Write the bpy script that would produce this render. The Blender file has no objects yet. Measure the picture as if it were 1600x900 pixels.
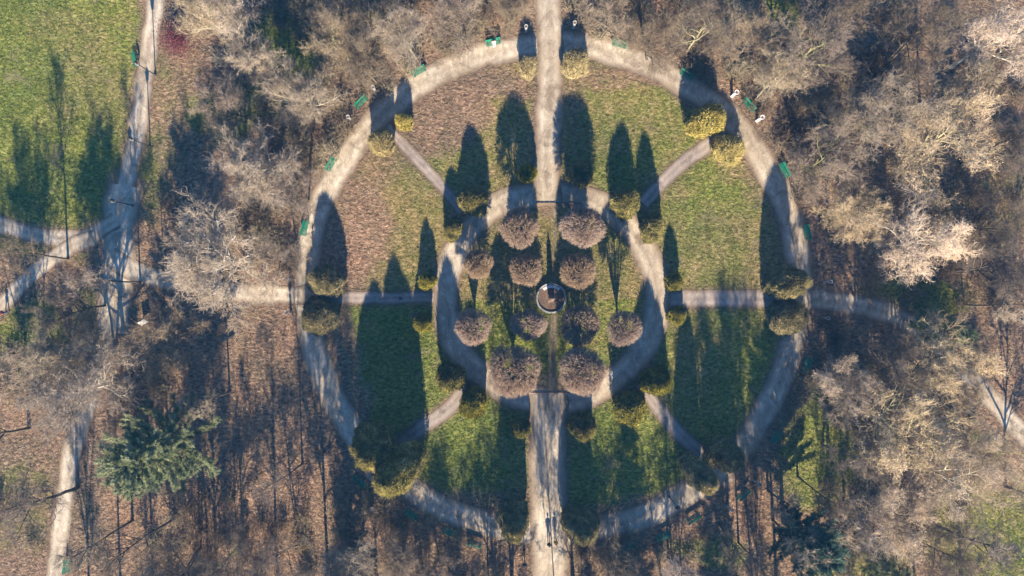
import bpy, bmesh, math, random
import numpy as np
from mathutils import Vector, Matrix

# ------------------------------------------------------------------ camera, sky, sun, exposure
CAM_H = 86.0          # drone height above the lawn
S = 12.5              # photograph pixels per metre on the ground
SC = bpy.context.scene
COL = SC.collection
cam_d = bpy.data.cameras.new('camera'); cam = bpy.data.objects.new('camera', cam_d); COL.objects.link(cam)
cam.location = (0, 0, CAM_H); cam.rotation_euler = (0, 0, 0)
cam_d.sensor_width = 36; cam_d.lens = 36 * CAM_H / 128.0
cam_d.clip_end = 6000; cam_d.clip_start = 0.5
SC.camera = cam
SUN_EL = math.radians(26.0); SUN_AZ = math.radians(-177.5)   # direction towards the sun, from +Y clockwise
w = bpy.data.worlds.new('World'); SC.world = w; w.use_nodes = True
nt = w.node_tree; bg = nt.nodes['Background']
sky = nt.nodes.new('ShaderNodeTexSky'); sky.sky_type = 'NISHITA'; sky.sun_disc = False
sky.sun_elevation = SUN_EL; sky.sun_rotation = -SUN_AZ
sky.air_density = 1.0; sky.dust_density = 0.0; sky.ozone_density = 8.0
tint = nt.nodes.new('ShaderNodeMixRGB'); tint.blend_type = 'MULTIPLY'; tint.inputs[0].default_value = 1; tint.inputs[2].default_value = (0.86, 0.97, 1.06, 1)
nt.links.new(sky.outputs[0], tint.inputs[1]); nt.links.new(tint.outputs[0], bg.inputs[0]); bg.inputs[1].default_value = 0.078
sd = bpy.data.lights.new('sun', 'SUN'); sd.energy = 5.0; sd.angle = math.radians(0.55); sd.color = (1.0, 0.87, 0.70)
sun = bpy.data.objects.new('sun', sd); COL.objects.link(sun)
# sun stands south (photo bottom), a little to the right: shadows run up and slightly left
sv = Vector((0.045 * math.cos(SUN_EL), -math.cos(SUN_EL), math.sin(SUN_EL))).normalized()
sun.rotation_euler = sv.to_track_quat('Z', 'Y').to_euler()
SC.view_settings.view_transform = 'Standard'; SC.view_settings.look = 'None'
SC.view_settings.exposure = 1.66; SC.view_settings.gamma = 1.0
SC.view_settings.use_curve_mapping = False

HAZE = 0.0003
rng = np.random.default_rng(11)
R_ = random.Random(5)

# ------------------------------------------------------------------ helpers
def G(px, py, z=0.0):
    """ground position (metres) of a point at height z seen at photo pixel px,py"""
    k = (CAM_H - z) / CAM_H
    return Vector(((px - 800) / S * k, (450 - py) / S * k, 0))

def link(o, parent=None):
    COL.objects.link(o)
    if parent is not None: o.parent = parent
    return o

def tag(o, label=None, cat=None, group=None, kind=None):
    if label: o['label'] = label
    if cat: o['category'] = cat
    if group: o['group'] = group
    if kind: o['kind'] = kind
    return o

def empty(name, loc=(0, 0, 0), rz=0):
    o = bpy.data.objects.new(name, None); o.location = loc; o.rotation_euler = (0, 0, rz)
    o.empty_display_size = 0.3
    return link(o)

def np_mesh(name, V, F, mat=None, smooth=False, attr=None):
    """V (n,3), F list of arrays (m,k)"""
    me = bpy.data.meshes.new(name)
    V = np.ascontiguousarray(V, dtype=np.float32)
    if not isinstance(F, list): F = [F]
    F = [f for f in F if len(f)]
    me.vertices.add(len(V)); me.vertices.foreach_set('co', V.ravel())
    idx = np.concatenate([f.ravel() for f in F]).astype(np.int32)
    tot = np.concatenate([np.full(len(f), f.shape[1]) for f in F]).astype(np.int32)
    st = np.concatenate([[0], np.cumsum(tot)[:-1]]).astype(np.int32)
    me.loops.add(len(idx)); me.loops.foreach_set('vertex_index', idx)
    me.polygons.add(len(tot)); me.polygons.foreach_set('loop_start', st); me.polygons.foreach_set('loop_total', tot)
    if smooth: me.polygons.foreach_set('use_smooth', np.ones(len(tot), dtype=bool))
    me.update(calc_edges=True)
    if attr:
        for k, v in attr.items():
            a = me.attributes.new(k, 'FLOAT', 'POINT'); a.data.foreach_set('value', np.asarray(v, dtype=np.float32))
    if mat: me.materials.append(mat)
    return me

class MB:
    """collects boxes, tubes and lathes into one mesh"""
    def __init__(s): s.v = []; s.f = []
    def add(s, vs, fs):
        n = len(s.v); s.v += [tuple(v) for v in vs]; s.f += [tuple(i + n for i in f) for f in fs]
    def box(s, c, d, rz=0, rx=0):
        M = Matrix.Translation(c) @ Matrix.Rotation(rz, 4, 'Z') @ Matrix.Rotation(rx, 4, 'X')
        x, y, z = d[0] / 2, d[1] / 2, d[2] / 2
        b = min(x, y, z) * 0.18
        vs = []
        for k, (sx, sy) in ((-z, (x - b, y - b)), (-z + b, (x, y)), (z - b, (x, y)), (z, (x - b, y - b))):
            for a, c2 in ((-1, -1), (1, -1), (1, 1), (-1, 1)): vs.append(M @ Vector((a * sx, c2 * sy, k)))
        fs = [(3, 2, 1, 0), (12, 13, 14, 15)]
        for l in range(3):
            for i in range(4): fs.append((l * 4 + i, l * 4 + (i + 1) % 4, l * 4 + 4 + (i + 1) % 4, l * 4 + 4 + i))
        s.add(vs, fs); return s
    def tube(s, pts, rad, n=8, cap=True):
        pts = [Vector(p) for p in pts]
        if not hasattr(rad, '__len__'): rad = [rad] * len(pts)
        vs = []; fs = []
        for i, p in enumerate(pts):
            t = (pts[min(i + 1, len(pts) - 1)] - pts[max(i - 1, 0)]).normalized()
            u = t.cross(Vector((0.3, 0.2, 1)) if abs(t.z) < .8 else Vector((1, .1, 0))).normalized(); v = t.cross(u)
            for k in range(n):
                a = 2 * math.pi * k / n; vs.append(p + rad[i] * (math.cos(a) * u + math.sin(a) * v))
        for i in range(len(pts) - 1):
            for k in range(n): fs.append((i * n + k, i * n + (k + 1) % n, i * n + n + (k + 1) % n, i * n + n + k))
        if cap: fs.append(tuple(range(n))[::-1]); fs.append(tuple((len(pts) - 1) * n + k for k in range(n)))
        s.add(vs, fs); return s
    def lathe(s, prof, n=16, c=(0, 0, 0), square=False):
        vs = []; fs = []
        for (r, z) in prof:
            for k in range(n):
                a = 2 * math.pi * (k + (.5 if square else 0)) / n; vs.append((c[0] + r * math.cos(a), c[1] + r * math.sin(a), c[2] + z))
        m = len(prof)
        for i in range(m - 1):
            for k in range(n): fs.append((i * n + k, i * n + (k + 1) % n, i * n + n + (k + 1) % n, i * n + n + k))
        fs.append(tuple(range(n))[::-1]); fs.append(tuple((m - 1) * n + k for k in range(n)))
        s.add(vs, fs); return s
    def build(s, name, mat, parent=None, smooth=False):
        me = bpy.data.meshes.new(name); me.from_pydata(s.v, [], s.f); me.materials.append(mat)
        if smooth: me.shade_smooth()
        return link(bpy.data.objects.new(name, me), parent)

def copy_tree(o, parent=None):
    c = o.copy(); COL.objects.link(c); c.parent = parent
    for ch in o.children: copy_tree(ch, c)
    return c

# ------------------------------------------------------------------ materials
def ramp(nt, fac, stops):
    r = nt.nodes.new('ShaderNodeValToRGB'); e = r.color_ramp.elements
    while len(e) < len(stops): e.new(0.5)
    for x, (p, c) in zip(e, stops): x.position = p; x.color = (*c, 1)
    nt.links.new(fac, r.inputs[0]); return r.outputs[0]
def noise(nt, vec, scale, detail=4, rough=0.6, dist=0.0):
    n = nt.nodes.new('ShaderNodeTexNoise'); n.inputs['Scale'].default_value = scale
    n.inputs['Detail'].default_value = detail; n.inputs['Roughness'].default_value = rough; n.inputs['Distortion'].default_value = dist
    nt.links.new(vec, n.inputs['Vector']); return n.outputs['Fac']
def math_(nt, op, a, b=None, clamp=False):
    m = nt.nodes.new('ShaderNodeMath'); m.operation = op; m.use_clamp = clamp
    for i, x in enumerate((a, b)):
        if x is None: continue
        if isinstance(x, (int, float)): m.inputs[i].default_value = x
        else: nt.links.new(x, m.inputs[i])
    return m.outputs[0]
def mix(nt, f, a, b, mode='MIX'):
    m = nt.nodes.new('ShaderNodeMixRGB'); m.blend_type = mode
    for i, x in enumerate((f, a, b)):
        if isinstance(x, (int, float)): m.inputs[i].default_value = x
        elif isinstance(x, tuple): m.inputs[i].default_value = (*x, 1)
        else: nt.links.new(x, m.inputs[i])
    return m.outputs[0]
def new_mat(name, rough=0.85, spec=0.15):
    m = bpy.data.materials.new(name); m.use_nodes = True; b = m.node_tree.nodes['Principled BSDF']
    b.inputs['Roughness'].default_value = rough; b.inputs['Specular IOR Level'].default_value = spec
    return m, m.node_tree, b
def coord(nt, kind='Object'):
    return nt.nodes.new('ShaderNodeTexCoord').outputs[kind]
def attr(nt, name):
    a = nt.nodes.new('ShaderNodeAttribute'); a.attribute_name = name; return a.outputs['Fac']
def bump(nt, b, h, dist, strength=1.0):
    n = nt.nodes.new('ShaderNodeBump'); n.inputs['Distance'].default_value = dist; n.inputs['Strength'].default_value = strength
    nt.links.new(h, n.inputs['Height']); nt.links.new(n.outputs[0], b.inputs['Normal'])

def simple(name, c1, c2, scale=6, rough=0.7, spec=0.3, metal=0, bd=0.0):
    m, nt, b = new_mat(name, rough, spec); v = coord(nt)
    f = noise(nt, v, scale, 5)
    nt.links.new(ramp(nt, f, [(0.3, c1), (0.7, c2)]), b.inputs['Base Color']); b.inputs['Metallic'].default_value = metal
    if bd: bump(nt, b, f, bd)
    return m

def twig_mat(name, stops, var=0.25, scale=0.35):
    """bark / twigs / leaves: colour drifts through the crown, each tree a little different"""
    m, nt, b = new_mat(name, 0.9, 0.08); v = coord(nt)
    oi = nt.nodes.new('ShaderNodeObjectInfo')
    off = nt.nodes.new('ShaderNodeVectorMath'); off.operation = 'ADD'
    nt.links.new(v, off.inputs[0]); nt.links.new(oi.outputs['Random'], off.inputs[1])
    f = noise(nt, off.outputs[0], scale, 3, 0.6); g = noise(nt, v, scale * 14, 2, 0.5)
    h = math_(nt, 'ADD', math_(nt, 'MULTIPLY', f, 0.65), math_(nt, 'MULTIPLY', g, 0.35))
    c = ramp(nt, h, stops)
    hs = nt.nodes.new('ShaderNodeHueSaturation')
    nt.links.new(math_(nt, 'ADD', math_(nt, 'MULTIPLY', oi.outputs['Random'], var * 2), 1 - var), hs.inputs['Value'])
    rr = math_(nt, 'FRACT', math_(nt, 'MULTIPLY', oi.outputs['Random'], 7.3))
    nt.links.new(math_(nt, 'ADD', math_(nt, 'MULTIPLY', rr, 0.018), 0.495), hs.inputs['Hue']); nt.links.new(math_(nt, 'ADD', math_(nt, 'MULTIPLY', rr, 0.35), 0.80), hs.inputs['Saturation'])
    nt.links.new(c, hs.inputs['Color']); nt.links.new(hs.outputs[0], b.inputs['Base Color'])
    return m

M = {}
M['twig_pale'] = twig_mat('twig_pale', [(0.3, (0.22, 0.165, 0.115)), (0.5, (0.35, 0.275, 0.20)), (0.7, (0.50, 0.41, 0.31))])
M['bark_pale'] = twig_mat('bark_pale', [(0.3, (0.33, 0.28, 0.20)), (0.7, (0.58, 0.51, 0.39))], 0.1, 1.0)
M['twig_brown'] = twig_mat('twig_brown', [(0.3, (0.12, 0.085, 0.060)), (0.5, (0.215, 0.160, 0.115)), (0.7, (0.36, 0.285, 0.20))])
M['bark_mossy'] = twig_mat('bark_mossy', [(0.3, (0.16, 0.14, 0.085)), (0.5, (0.28, 0.25, 0.13)), (0.7, (0.42, 0.38, 0.23))], 0.15, 1.2)
M['bark_dark'] = twig_mat('bark_dark', [(0.3, (0.07, 0.055, 0.04)), (0.7, (0.15, 0.12, 0.09))], 0.2, 1.2)
M['twig_gold'] = twig_mat('twig_gold', [(0.3, (0.26, 0.19, 0.12)), (0.48, (0.47, 0.355, 0.235)), (0.64, (0.70, 0.54, 0.37))], 0.25, 0.35)
M['leaf_gold'] = twig_mat('leaf_gold', [(0.3, (0.30, 0.21, 0.13)), (0.5, (0.50, 0.37, 0.23)), (0.7, (0.66, 0.51, 0.34))], 0.15, 0.35)
M['twig_globe'] = twig_mat('twig_globe', [(0.3, (0.19, 0.125, 0.085)), (0.5, (0.31, 0.215, 0.15)), (0.7, (0.43, 0.32, 0.23))], 0.22, 0.6)
M['yew'] = twig_mat('yew', [(0.34, (0.045, 0.050, 0.014)), (0.46, (0.135, 0.118, 0.030)), (0.56, (0.26, 0.215, 0.052)), (0.66, (0.50, 0.40, 0.13))], 0.12, 1.1)
M['yew_golden'] = twig_mat('yew_golden', [(0.34, (0.13, 0.10, 0.035)), (0.46, (0.31, 0.24, 0.085)), (0.56, (0.45, 0.355, 0.14)), (0.66, (0.60, 0.48, 0.23))], 0.12, 1.1)
M['yew_olive'] = twig_mat('yew_olive', [(0.34, (0.06, 0.053, 0.022)), (0.45, (0.16, 0.135, 0.055)), (0.55, (0.30, 0.245, 0.10)), (0.65, (0.55, 0.44, 0.22))], 0.15, 0.9)
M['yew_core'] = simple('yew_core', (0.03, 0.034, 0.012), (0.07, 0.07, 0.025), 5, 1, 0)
M['pine'] = twig_mat('pine', [(0.3, (0.065, 0.095, 0.035)), (0.46, (0.16, 0.20, 0.07)), (0.62, (0.42, 0.44, 0.21))], 0.1, 0.8)
M['pine_blue'] = twig_mat('pine_blue', [(0.3, (0.03, 0.06, 0.04)), (0.5, (0.06, 0.105, 0.07)), (0.66, (0.20, 0.25, 0.18))], 0.1, 0.8)
M['red_leaf'] = twig_mat('red_leaf', [(0.3, (0.07, 0.008, 0.010)), (0.7, (0.19, 0.018, 0.022))], 0.1, 2)
M['stone'] = simple('stone', (0.30, 0.29, 0.26), (0.48, 0.46, 0.42), 7, 0.85, 0.2, 0, 0.01)
M['stone_dark'] = simple('stone_dark', (0.27, 0.265, 0.25), (0.46, 0.45, 0.42), 4, 0.85, 0.2, 0, 0.01)
M['white_stone'] = simple('white_stone', (0.62, 0.60, 0.57), (0.80, 0.78, 0.75), 9, 0.7, 0.3)
M['brown_stone'] = simple('brown_stone', (0.11, 0.075, 0.055), (0.20, 0.145, 0.11), 5, 0.8, 0.2, 0, 0.01)
M['soil'] = simple('soil', (0.09, 0.06, 0.042), (0.20, 0.135, 0.095), 6, 0.95, 0.1, 0, 0.03)
M['bench_green'] = simple('bench_green', (0.005, 0.13, 0.075), (0.012, 0.20, 0.115), 4, 0.5, 0.4)
M['iron'] = simple('iron', (0.02, 0.025, 0.025), (0.04, 0.045, 0.045), 8, 0.5, 0.5, 0.3)
M['lamp_glass'] = simple('lamp_glass', (0.25, 0.26, 0.26), (0.32, 0.33, 0.33), 8, 0.25, 0.5)
M['skin'] = simple('skin', (0.45, 0.28, 0.2), (0.5, 0.32, 0.24), 10, 0.6, 0.3)
M['hair'] = simple('hair', (0.03, 0.02, 0.015), (0.06, 0.04, 0.03), 20, 0.7, 0.3)
def cloth(n, c): return simple(n, tuple(x * 0.85 for x in c), tuple(min(1, x * 1.15) for x in c), 12, 0.9, 0.1)
M['c_dark'] = cloth('cloth_dark', (0.025, 0.028, 0.04)); M['c_blue'] = cloth('cloth_blue', (0.05, 0.09, 0.2))
M['c_yellow'] = cloth('cloth_yellow', (0.35, 0.25, 0.06)); M['c_pink'] = cloth('cloth_pink', (0.55, 0.36, 0.36))
M['c_red'] = cloth('cloth_red', (0.5, 0.10, 0.05)); M['c_white'] = cloth('cloth_white', (0.6, 0.6, 0.6))

# ------------------------------------------------------------------ layout, in photo pixels
CX, CY = 864, 452
def ring(cx, cy, r, n=96, wob=0, seed=0):
    g = random.Random(seed); ph = [g.uniform(0, 6.28) for _ in range(4)]
    out = []
    for i in range(n + 1):
        a = 2 * math.pi * (i % n) / n
        rr = r + wob * (math.sin(2 * a + ph[0]) + .6 * math.sin(5 * a + ph[1]) + .4 * math.sin(9 * a + ph[2]))
        out.append((cx + rr * math.cos(a), cy + rr * math.sin(a)))
    return out
PATHS = [  # name, pts, width px, material, closed
    ('ring_path', ring(CX, CY, 383, 120, 2.0, 3), 42, 'path_pale'),
    ('main_path', [(858, -120), (858, 0), (860, 100), (857, 200), (855, 270), (858, 316)], 42, 'path_pale'),
    ('main_path', [(857, 616), (856, 700), (857, 800), (859, 880), (858, 1050)], 60, 'path_pale'),
    ('inner_ring_path', ring(861, 464, 164, 90, 1.5, 4), 41, 'path_pale'),
    ('spoke_path', [(595, 185), (615, 210), (650, 248), (690, 292), (722, 330)], 17, 'path_grey'),
    ('spoke_path', [(1135, 190), (1112, 222), (1070, 252), (1040, 280), (1005, 318)], 22, 'path_grey'),
    ('spoke_path', [(728, 606), (700, 638), (660, 668), (620, 700), (575, 748)], 24, 'path_grey'),
    ('spoke_path', [(1000, 600), (1030, 640), (1065, 680), (1100, 715), (1140, 755)], 22, 'path_grey'),
    ('spoke_path', [(488, 465), (560, 466), (640, 465), (705, 464)], 19, 'path_grey'),
    ('spoke_path', [(1020, 467), (1100, 467), (1180, 468), (1250, 468)], 28, 'path_grey'),
    ('woodland_path', [(250, -120), (244, 0), (232, 70), (222, 150), (214, 210), (198, 280), (182, 340), (176, 400), (172, 470), (158, 560), (132, 650), (112, 710), (98, 800), (86, 900), (80, 1050)], 30, 'path_pale'),
    ('woodland_path', [(196, 290), (186, 350), (184, 400), (182, 450), (176, 520)], 56, 'path_pale'),
    ('woodland_path', [(-150, 325), (-60, 340), (0, 350), (60, 368), (130, 372), (182, 345)], 27, 'path_pale'),
    ('woodland_path', [(-150, 560), (-50, 510), (0, 478), (50, 430), (110, 385), (150, 372)], 26, 'path_pale'),
    ('woodland_path', [(172, 400), (220, 428), (300, 445), (380, 458), (440, 460), (482, 462)], 32, 'path_pale'),
    ('woodland_path', [(1250, 468), (1310, 472), (1380, 486), (1430, 510), (1480, 553), (1530, 605), (1600, 678), (1720, 790)], 33, 'path_pale'),
]
_seg = []
for n_, pts, wd, m_ in PATHS:
    for a, b in zip(pts[:-1], pts[1:]): _seg.append((*a, *b, wd / 2))
_seg = np.array(_seg)
def path_dist(px, py):
    """pixels outside the nearest path edge (negative on a path)"""
    px = np.atleast_1d(np.asarray(px, float)); py = np.atleast_1d(np.asarray(py, float)); best = np.full(px.shape, 1e9)
    for x0, y0, x1, y1, hw in _seg:
        dx, dy = x1 - x0, y1 - y0; t = np.clip(((px - x0) * dx + (py - y0) * dy) / (dx * dx + dy * dy + 1e-9), 0, 1)
        best = np.minimum(best, np.hypot(px - x0 - t * dx, py - y0 - t * dy) - hw)
    return best

_tab = np.random.default_rng(77).random((256, 256))
def vnoise(x, y):
    xi = np.floor(x).astype(int); yi = np.floor(y).astype(int); fx = x - xi; fy = y - yi
    fx = fx * fx * (3 - 2 * fx); fy = fy * fy * (3 - 2 * fy)
    t = lambda i, j: _tab[i % 256, j % 256]
    return (t(xi, yi) * (1 - fx) + t(xi + 1, yi) * fx) * (1 - fy) + (t(xi, yi + 1) * (1 - fx) + t(xi + 1, yi + 1) * fx) * fy
def fbm(x, y, o=4):
    s = 0; a = 0.5
    for i in range(o): s = s + a * vnoise(x * 2 ** i + 17 * i, y * 2 ** i + 5 * i); a *= 0.5
    return s / (1 - 0.5 ** o)

# leaf litter (1) against grass (0); blobs x, y, rx, ry, value
LIT = [(80, 90, 170, 150, 0.0), (90, 260, 150, 130, 0.0), (20, 330, 70, 60, 0.1), (30, 170, 60, 200, 0.0), (170, 20, 50, 80, .1), (170, 150, 40, 130, .15),
       (455, 75, 55, 60, 0.15), (420, 150, 60, 50, 0.35), (340, 190, 60, 40, 0.4),
       (50, 520, 60, 60, 0.25), (170, 480, 40, 60, .4), (30, 780, 80, 70, 0.55), (1430, 455, 90, 28, 0.15), (1225, 25, 30, 50, 0.2), (1280, 700, 60, 100, 0.25),
       (1500, 700, 60, 30, 0.35), (1550, 830, 110, 80, 0.2), (1340, 880, 80, 50, 0.35), (1110, 870, 60, 30, 0.35), (1580, 300, 60, 80, .6)]
LIT_IN = [(680, 185, 80, 60, 0.85), (770, 135, 80, 26, 0.75), (560, 330, 45, 110, 0.8), (530, 420, 35, 60, 0.95), (525, 560, 35, 110, 0.85), (590, 255, 50, 35, 0.6),
          (690, 140, 90, 30, 0.9), (560, 640, 20, 40, .8), (960, 120, 90, 22, 0.6), (1160, 255, 40, 40, 0.5), (650, 490, 12, 12, 0.7), (760, 790, 90, 26, 0.6), (1000, 800, 90, 24, 0.6),
          (835, 150, 6, 130, .7), (900, 150, 14, 60, .6), (1110, 160, 50, 14, .6), (835, 730, 8, 100, .5)]
def litter(px, py):
    px = np.asarray(px, float); py = np.asarray(py, float)
    r = np.hypot(px - CX, py - CY); inside = r < 383
    val = np.where(inside, 0.10, 0.9)
    wx = (fbm(px / 60, py / 60) - .5) * 70; wy = (fbm(px / 60 + 40, py / 60 + 9) - .5) * 70
    for L, where in ((LIT, ~inside), (LIT_IN, inside)):
        k = 1.0 if L is LIT else 0.45
        for x, y, rx, ry, v in L:
            d = np.hypot((px + wx * k - x) / rx, (py + wy * k - y) / ry); f = 1 / (1 + np.exp((d - 1) * 9)); f = np.where(where, f, 0)
            val = val * (1 - f) + v * f
    return np.clip(val, 0, 1)
def dry(px, py):
    """yellowed, dry turf"""
    d = fbm(px / 140 + 3, py / 140 + 8) + np.where((np.hypot(px - CX, py - CY) < 383) & (py < 470), .24, -.10)
    for x, y, rx, ry, v in [(600, 330, 70, 90, .9), (40, 90, 60, 60, .35), (960, 170, 90, 50, .6), (750, 170, 60, 50, .75), (1080, 560, 30, 90, .7), (1400, 500, 60, 20, .5), (100, 40, 60, 30, .6)]:
        f = np.exp(-((px - x) / rx) ** 2 - ((py - y) / ry) ** 2); d = d * (1 - f) + v * f
    return np.clip(d, 0, 1)

# ------------------------------------------------------------------ ground
def ground_mat():
    m, nt, b = new_mat('ground', 0.95, 0.06); v = coord(nt)
    lit = attr(nt, 'litter'); dr = attr(nt, 'dry')
    mp = nt.nodes.new('ShaderNodeMapping'); mp.inputs['Scale'].default_value = (1, 1.7, 1); mp.inputs['Rotation'].default_value = (0, 0, 0.5); nt.links.new(v, mp.inputs[0])
    n1 = noise(nt, mp.outputs[0], 1.9, 5, 0.70, 0.7); n2 = noise(nt, v, 9, 3, 0.6); n3 = noise(nt, v, 0.55, 4, 0.6); n4 = noise(nt, v, 0.11, 3, 0.6)
    grass = ramp(nt, n1, [(0.36, (0.048, 0.068, 0.012)), (0.46, (0.112, 0.140, 0.024)), (0.54, (0.205, 0.232, 0.048)), (0.64, (0.35, 0.345, 0.11))])
    dryc = ramp(nt, n1, [(0.35, (0.09, 0.075, 0.028)), (0.5, (0.235, 0.185, 0.075)), (0.65, (0.42, 0.32, 0.18))])
    leaf = ramp(nt, n1, [(0.35, (0.062, 0.044, 0.032)), (0.47, (0.170, 0.118, 0.082)), (0.56, (0.30, 0.215, 0.150)), (0.66, (0.48, 0.37, 0.27))])
    leaf = mix(nt, math_(nt, 'MULTIPLY', n4, 0.7), leaf, mix(nt, 1.0, leaf, (1.1, 0.88, 0.78), 'MULTIPLY'))
    f = math_(nt, 'ADD', dr, math_(nt, 'MULTIPLY', math_(nt, 'SUBTRACT', n3, 0.5), 1.0))
    f = math_(nt, 'MULTIPLY', math_(nt, 'SUBTRACT', f, 0.35), 2.2, True)
    g = mix(nt, f, grass, dryc)
    k = math_(nt, 'ADD', lit, math_(nt, 'ADD', math_(nt, 'MULTIPLY', math_(nt, 'SUBTRACT', n3, 0.5), 0.9), math_(nt, 'MULTIPLY', math_(nt, 'SUBTRACT', n2, 0.5), 1.9)))
    vg = attr(nt, 'verge'); k = math_(nt, 'ADD', k, math_(nt, 'MULTIPLY', vg, math_(nt, 'MULTIPLY', n3, 0.9)))
    k = math_(nt, 'MULTIPLY', math_(nt, 'SUBTRACT', k, 0.30), 2.2, True)
    c = mix(nt, k, g, leaf)
    c = mix(nt, 1.0, c, ramp(nt, n3, [(0.3, (0.78, 0.78, 0.80)), (0.7, (1.1, 1.08, 1.03))]), 'MULTIPLY')
    c = mix(nt, math_(nt, 'MULTIPLY', vg, math_(nt, 'MULTIPLY', n1, 1.1), True), c, (0.17, 0.125, 0.085))
    wear = noise(nt, v, 0.28, 5, 0.65, 0.8)
    c = mix(nt, ramp(nt, wear, [(0.60, (0, 0, 0)), (0.70, (0.75, 0.75, 0.75))]), c, mix(nt, n2, (0.10, 0.075, 0.05), (0.30, 0.24, 0.16)))
    c = mix(nt, 1.0, c, ramp(nt, noise(nt, v, 0.09, 4, 0.55, 0.4), [(0.35, (0.74, 0.80, 0.78)), (0.6, (1.12, 1.06, 1.0))]), 'MULTIPLY')
    vo = nt.nodes.new('ShaderNodeTexVoronoi'); vo.inputs['Scale'].default_value = 0.85; vo.inputs['Randomness'].default_value = 1.0; nt.links.new(v, vo.inputs['Vector'])
    sx = nt.nodes.new('ShaderNodeSeparateColor'); nt.links.new(vo.outputs['Color'], sx.inputs[0])
    dd = math_(nt, 'ADD', vo.outputs['Distance'], math_(nt, 'MULTIPLY', math_(nt, 'SUBTRACT', n2, 0.5), 0.35))
    spot = math_(nt, 'MULTIPLY', math_(nt, 'LESS_THAN', dd, 0.15), math_(nt, 'GREATER_THAN', math_(nt, 'ADD', sx.outputs[0], math_(nt, 'MULTIPLY', math_(nt, 'SUBTRACT', n4, 0.5), 1.2)), 0.80))
    c = mix(nt, math_(nt, 'MULTIPLY', spot, 0.8), c, (0.045, 0.035, 0.026))
    nt.links.new(c, b.inputs['Base Color'])
    bump(nt, b, math_(nt, 'ADD', n1, math_(nt, 'MULTIPLY', n2, 0.5)), 0.16, 1.0)
    return m
M['ground'] = ground_mat()
def path_mat(name, c0, c1, c2):
    m, nt, b = new_mat(name, 0.95, 0.08); v = coord(nt)
    mp = nt.nodes.new('ShaderNodeMapping'); mp.inputs['Scale'].default_value = (1.5, .8, 1); nt.links.new(v, mp.inputs[0])
    n1 = noise(nt, mp.outputs[0], 0.9, 6, 0.68, 0.8); n2 = noise(nt, v, 7, 4, 0.7); n3 = noise(nt, v, 0.13, 3, 0.5)
    h = math_(nt, 'ADD', math_(nt, 'MULTIPLY', n1, 0.45), math_(nt, 'ADD', math_(nt, 'MULTIPLY', n2, 0.2), math_(nt, 'MULTIPLY', n3, 0.35)))
    c = ramp(nt, h, [(0.36, c0), (0.5, c1), (0.62, c2)])
    # worn crown of the path is cleaner than its dirty edges
    e = attr(nt, 'edge'); e2 = math_(nt, 'ADD', e, math_(nt, 'MULTIPLY', math_(nt, 'SUBTRACT', n1, 0.5), 1.2))
    e2 = math_(nt, 'MULTIPLY', math_(nt, 'SUBTRACT', e2, 0.62), 2.2, True)
    c = mix(nt, e2, c, (0.20, 0.145, 0.10))
    tr = ramp(nt, math_(nt, 'ADD', e, math_(nt, 'MULTIPLY', math_(nt, 'SUBTRACT', n2, 0.5), 0.25)), [(0.0, (0.90, 0.88, 0.85)), (0.22, (1.0, 1.0, 1.0)), (0.42, (1.12, 1.11, 1.09)), (0.62, (0.98, 0.97, 0.96)), (0.95, (0.80, 0.76, 0.71))])
    c = mix(nt, 1.0, c, tr, 'MULTIPLY')
    pt = noise(nt, v, 0.32, 4, 0.7, 1.2); c = mix(nt, 1.0, c, ramp(nt, pt, [(0.36, (0.70, 0.67, 0.64)), (0.47, (1, 1, 1)), (0.62, (1.12, 1.1, 1.07))]), 'MULTIPLY')
    sp = ramp(nt, noise(nt, v, 16, 2, 0.5), [(0.30, (0.45, 0.36, 0.28)), (0.38, (1, 1, 1))])
    c = mix(nt, 1.0, c, sp, 'MULTIPLY')
    nt.links.new(c, b.inputs['Base Color']); bump(nt, b, n2, 0.025)
    return m
M['path_pale'] = path_mat('path_pale', (0.22, 0.175, 0.125), (0.365, 0.305, 0.225), (0.55, 0.485, 0.385))
M['path_grey'] = path_mat('path_grey', (0.20, 0.16, 0.135), (0.27, 0.225, 0.19), (0.36, 0.31, 0.26))

M['trodden'] = path_mat('trodden', (0.10, 0.085, 0.05), (0.17, 0.14, 0.09), (0.26, 0.21, 0.15))
xs = np.concatenate([[-3000, -900, -300, -150, -100], np.arange(-78, 78.01, 0.4), [100, 150, 300, 900, 3000]])
ys = np.concatenate([[-3000, -900, -300, -150, -90], np.arange(-48, 48.01, 0.4), [90, 150, 300, 900, 3000]])
X, Y = np.meshgrid(xs, ys); PXg = X * S + 800; PYg = 450 - Y * S
Vg = np.stack([X.ravel(), Y.ravel(), np.zeros(X.size)], 1)
nx, ny = len(xs), len(ys); ii = (np.arange(ny - 1)[:, None] * nx + np.arange(nx - 1)[None, :]).ravel()
Fg = np.stack([ii, ii + 1, ii + nx + 1, ii + nx], 1)
gm = np_mesh('ground', Vg, Fg, M['ground'], attr={'litter': litter(PXg, PYg).ravel(), 'dry': dry(PXg, PYg).ravel(), 'verge': np.exp(-np.clip(path_dist(PXg.ravel(), PYg.ravel()), 0, 500) / 5.0)})
tag(link(bpy.data.objects.new('ground', gm)), 'grass and leaf litter ground of the park', kind='structure')

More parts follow.
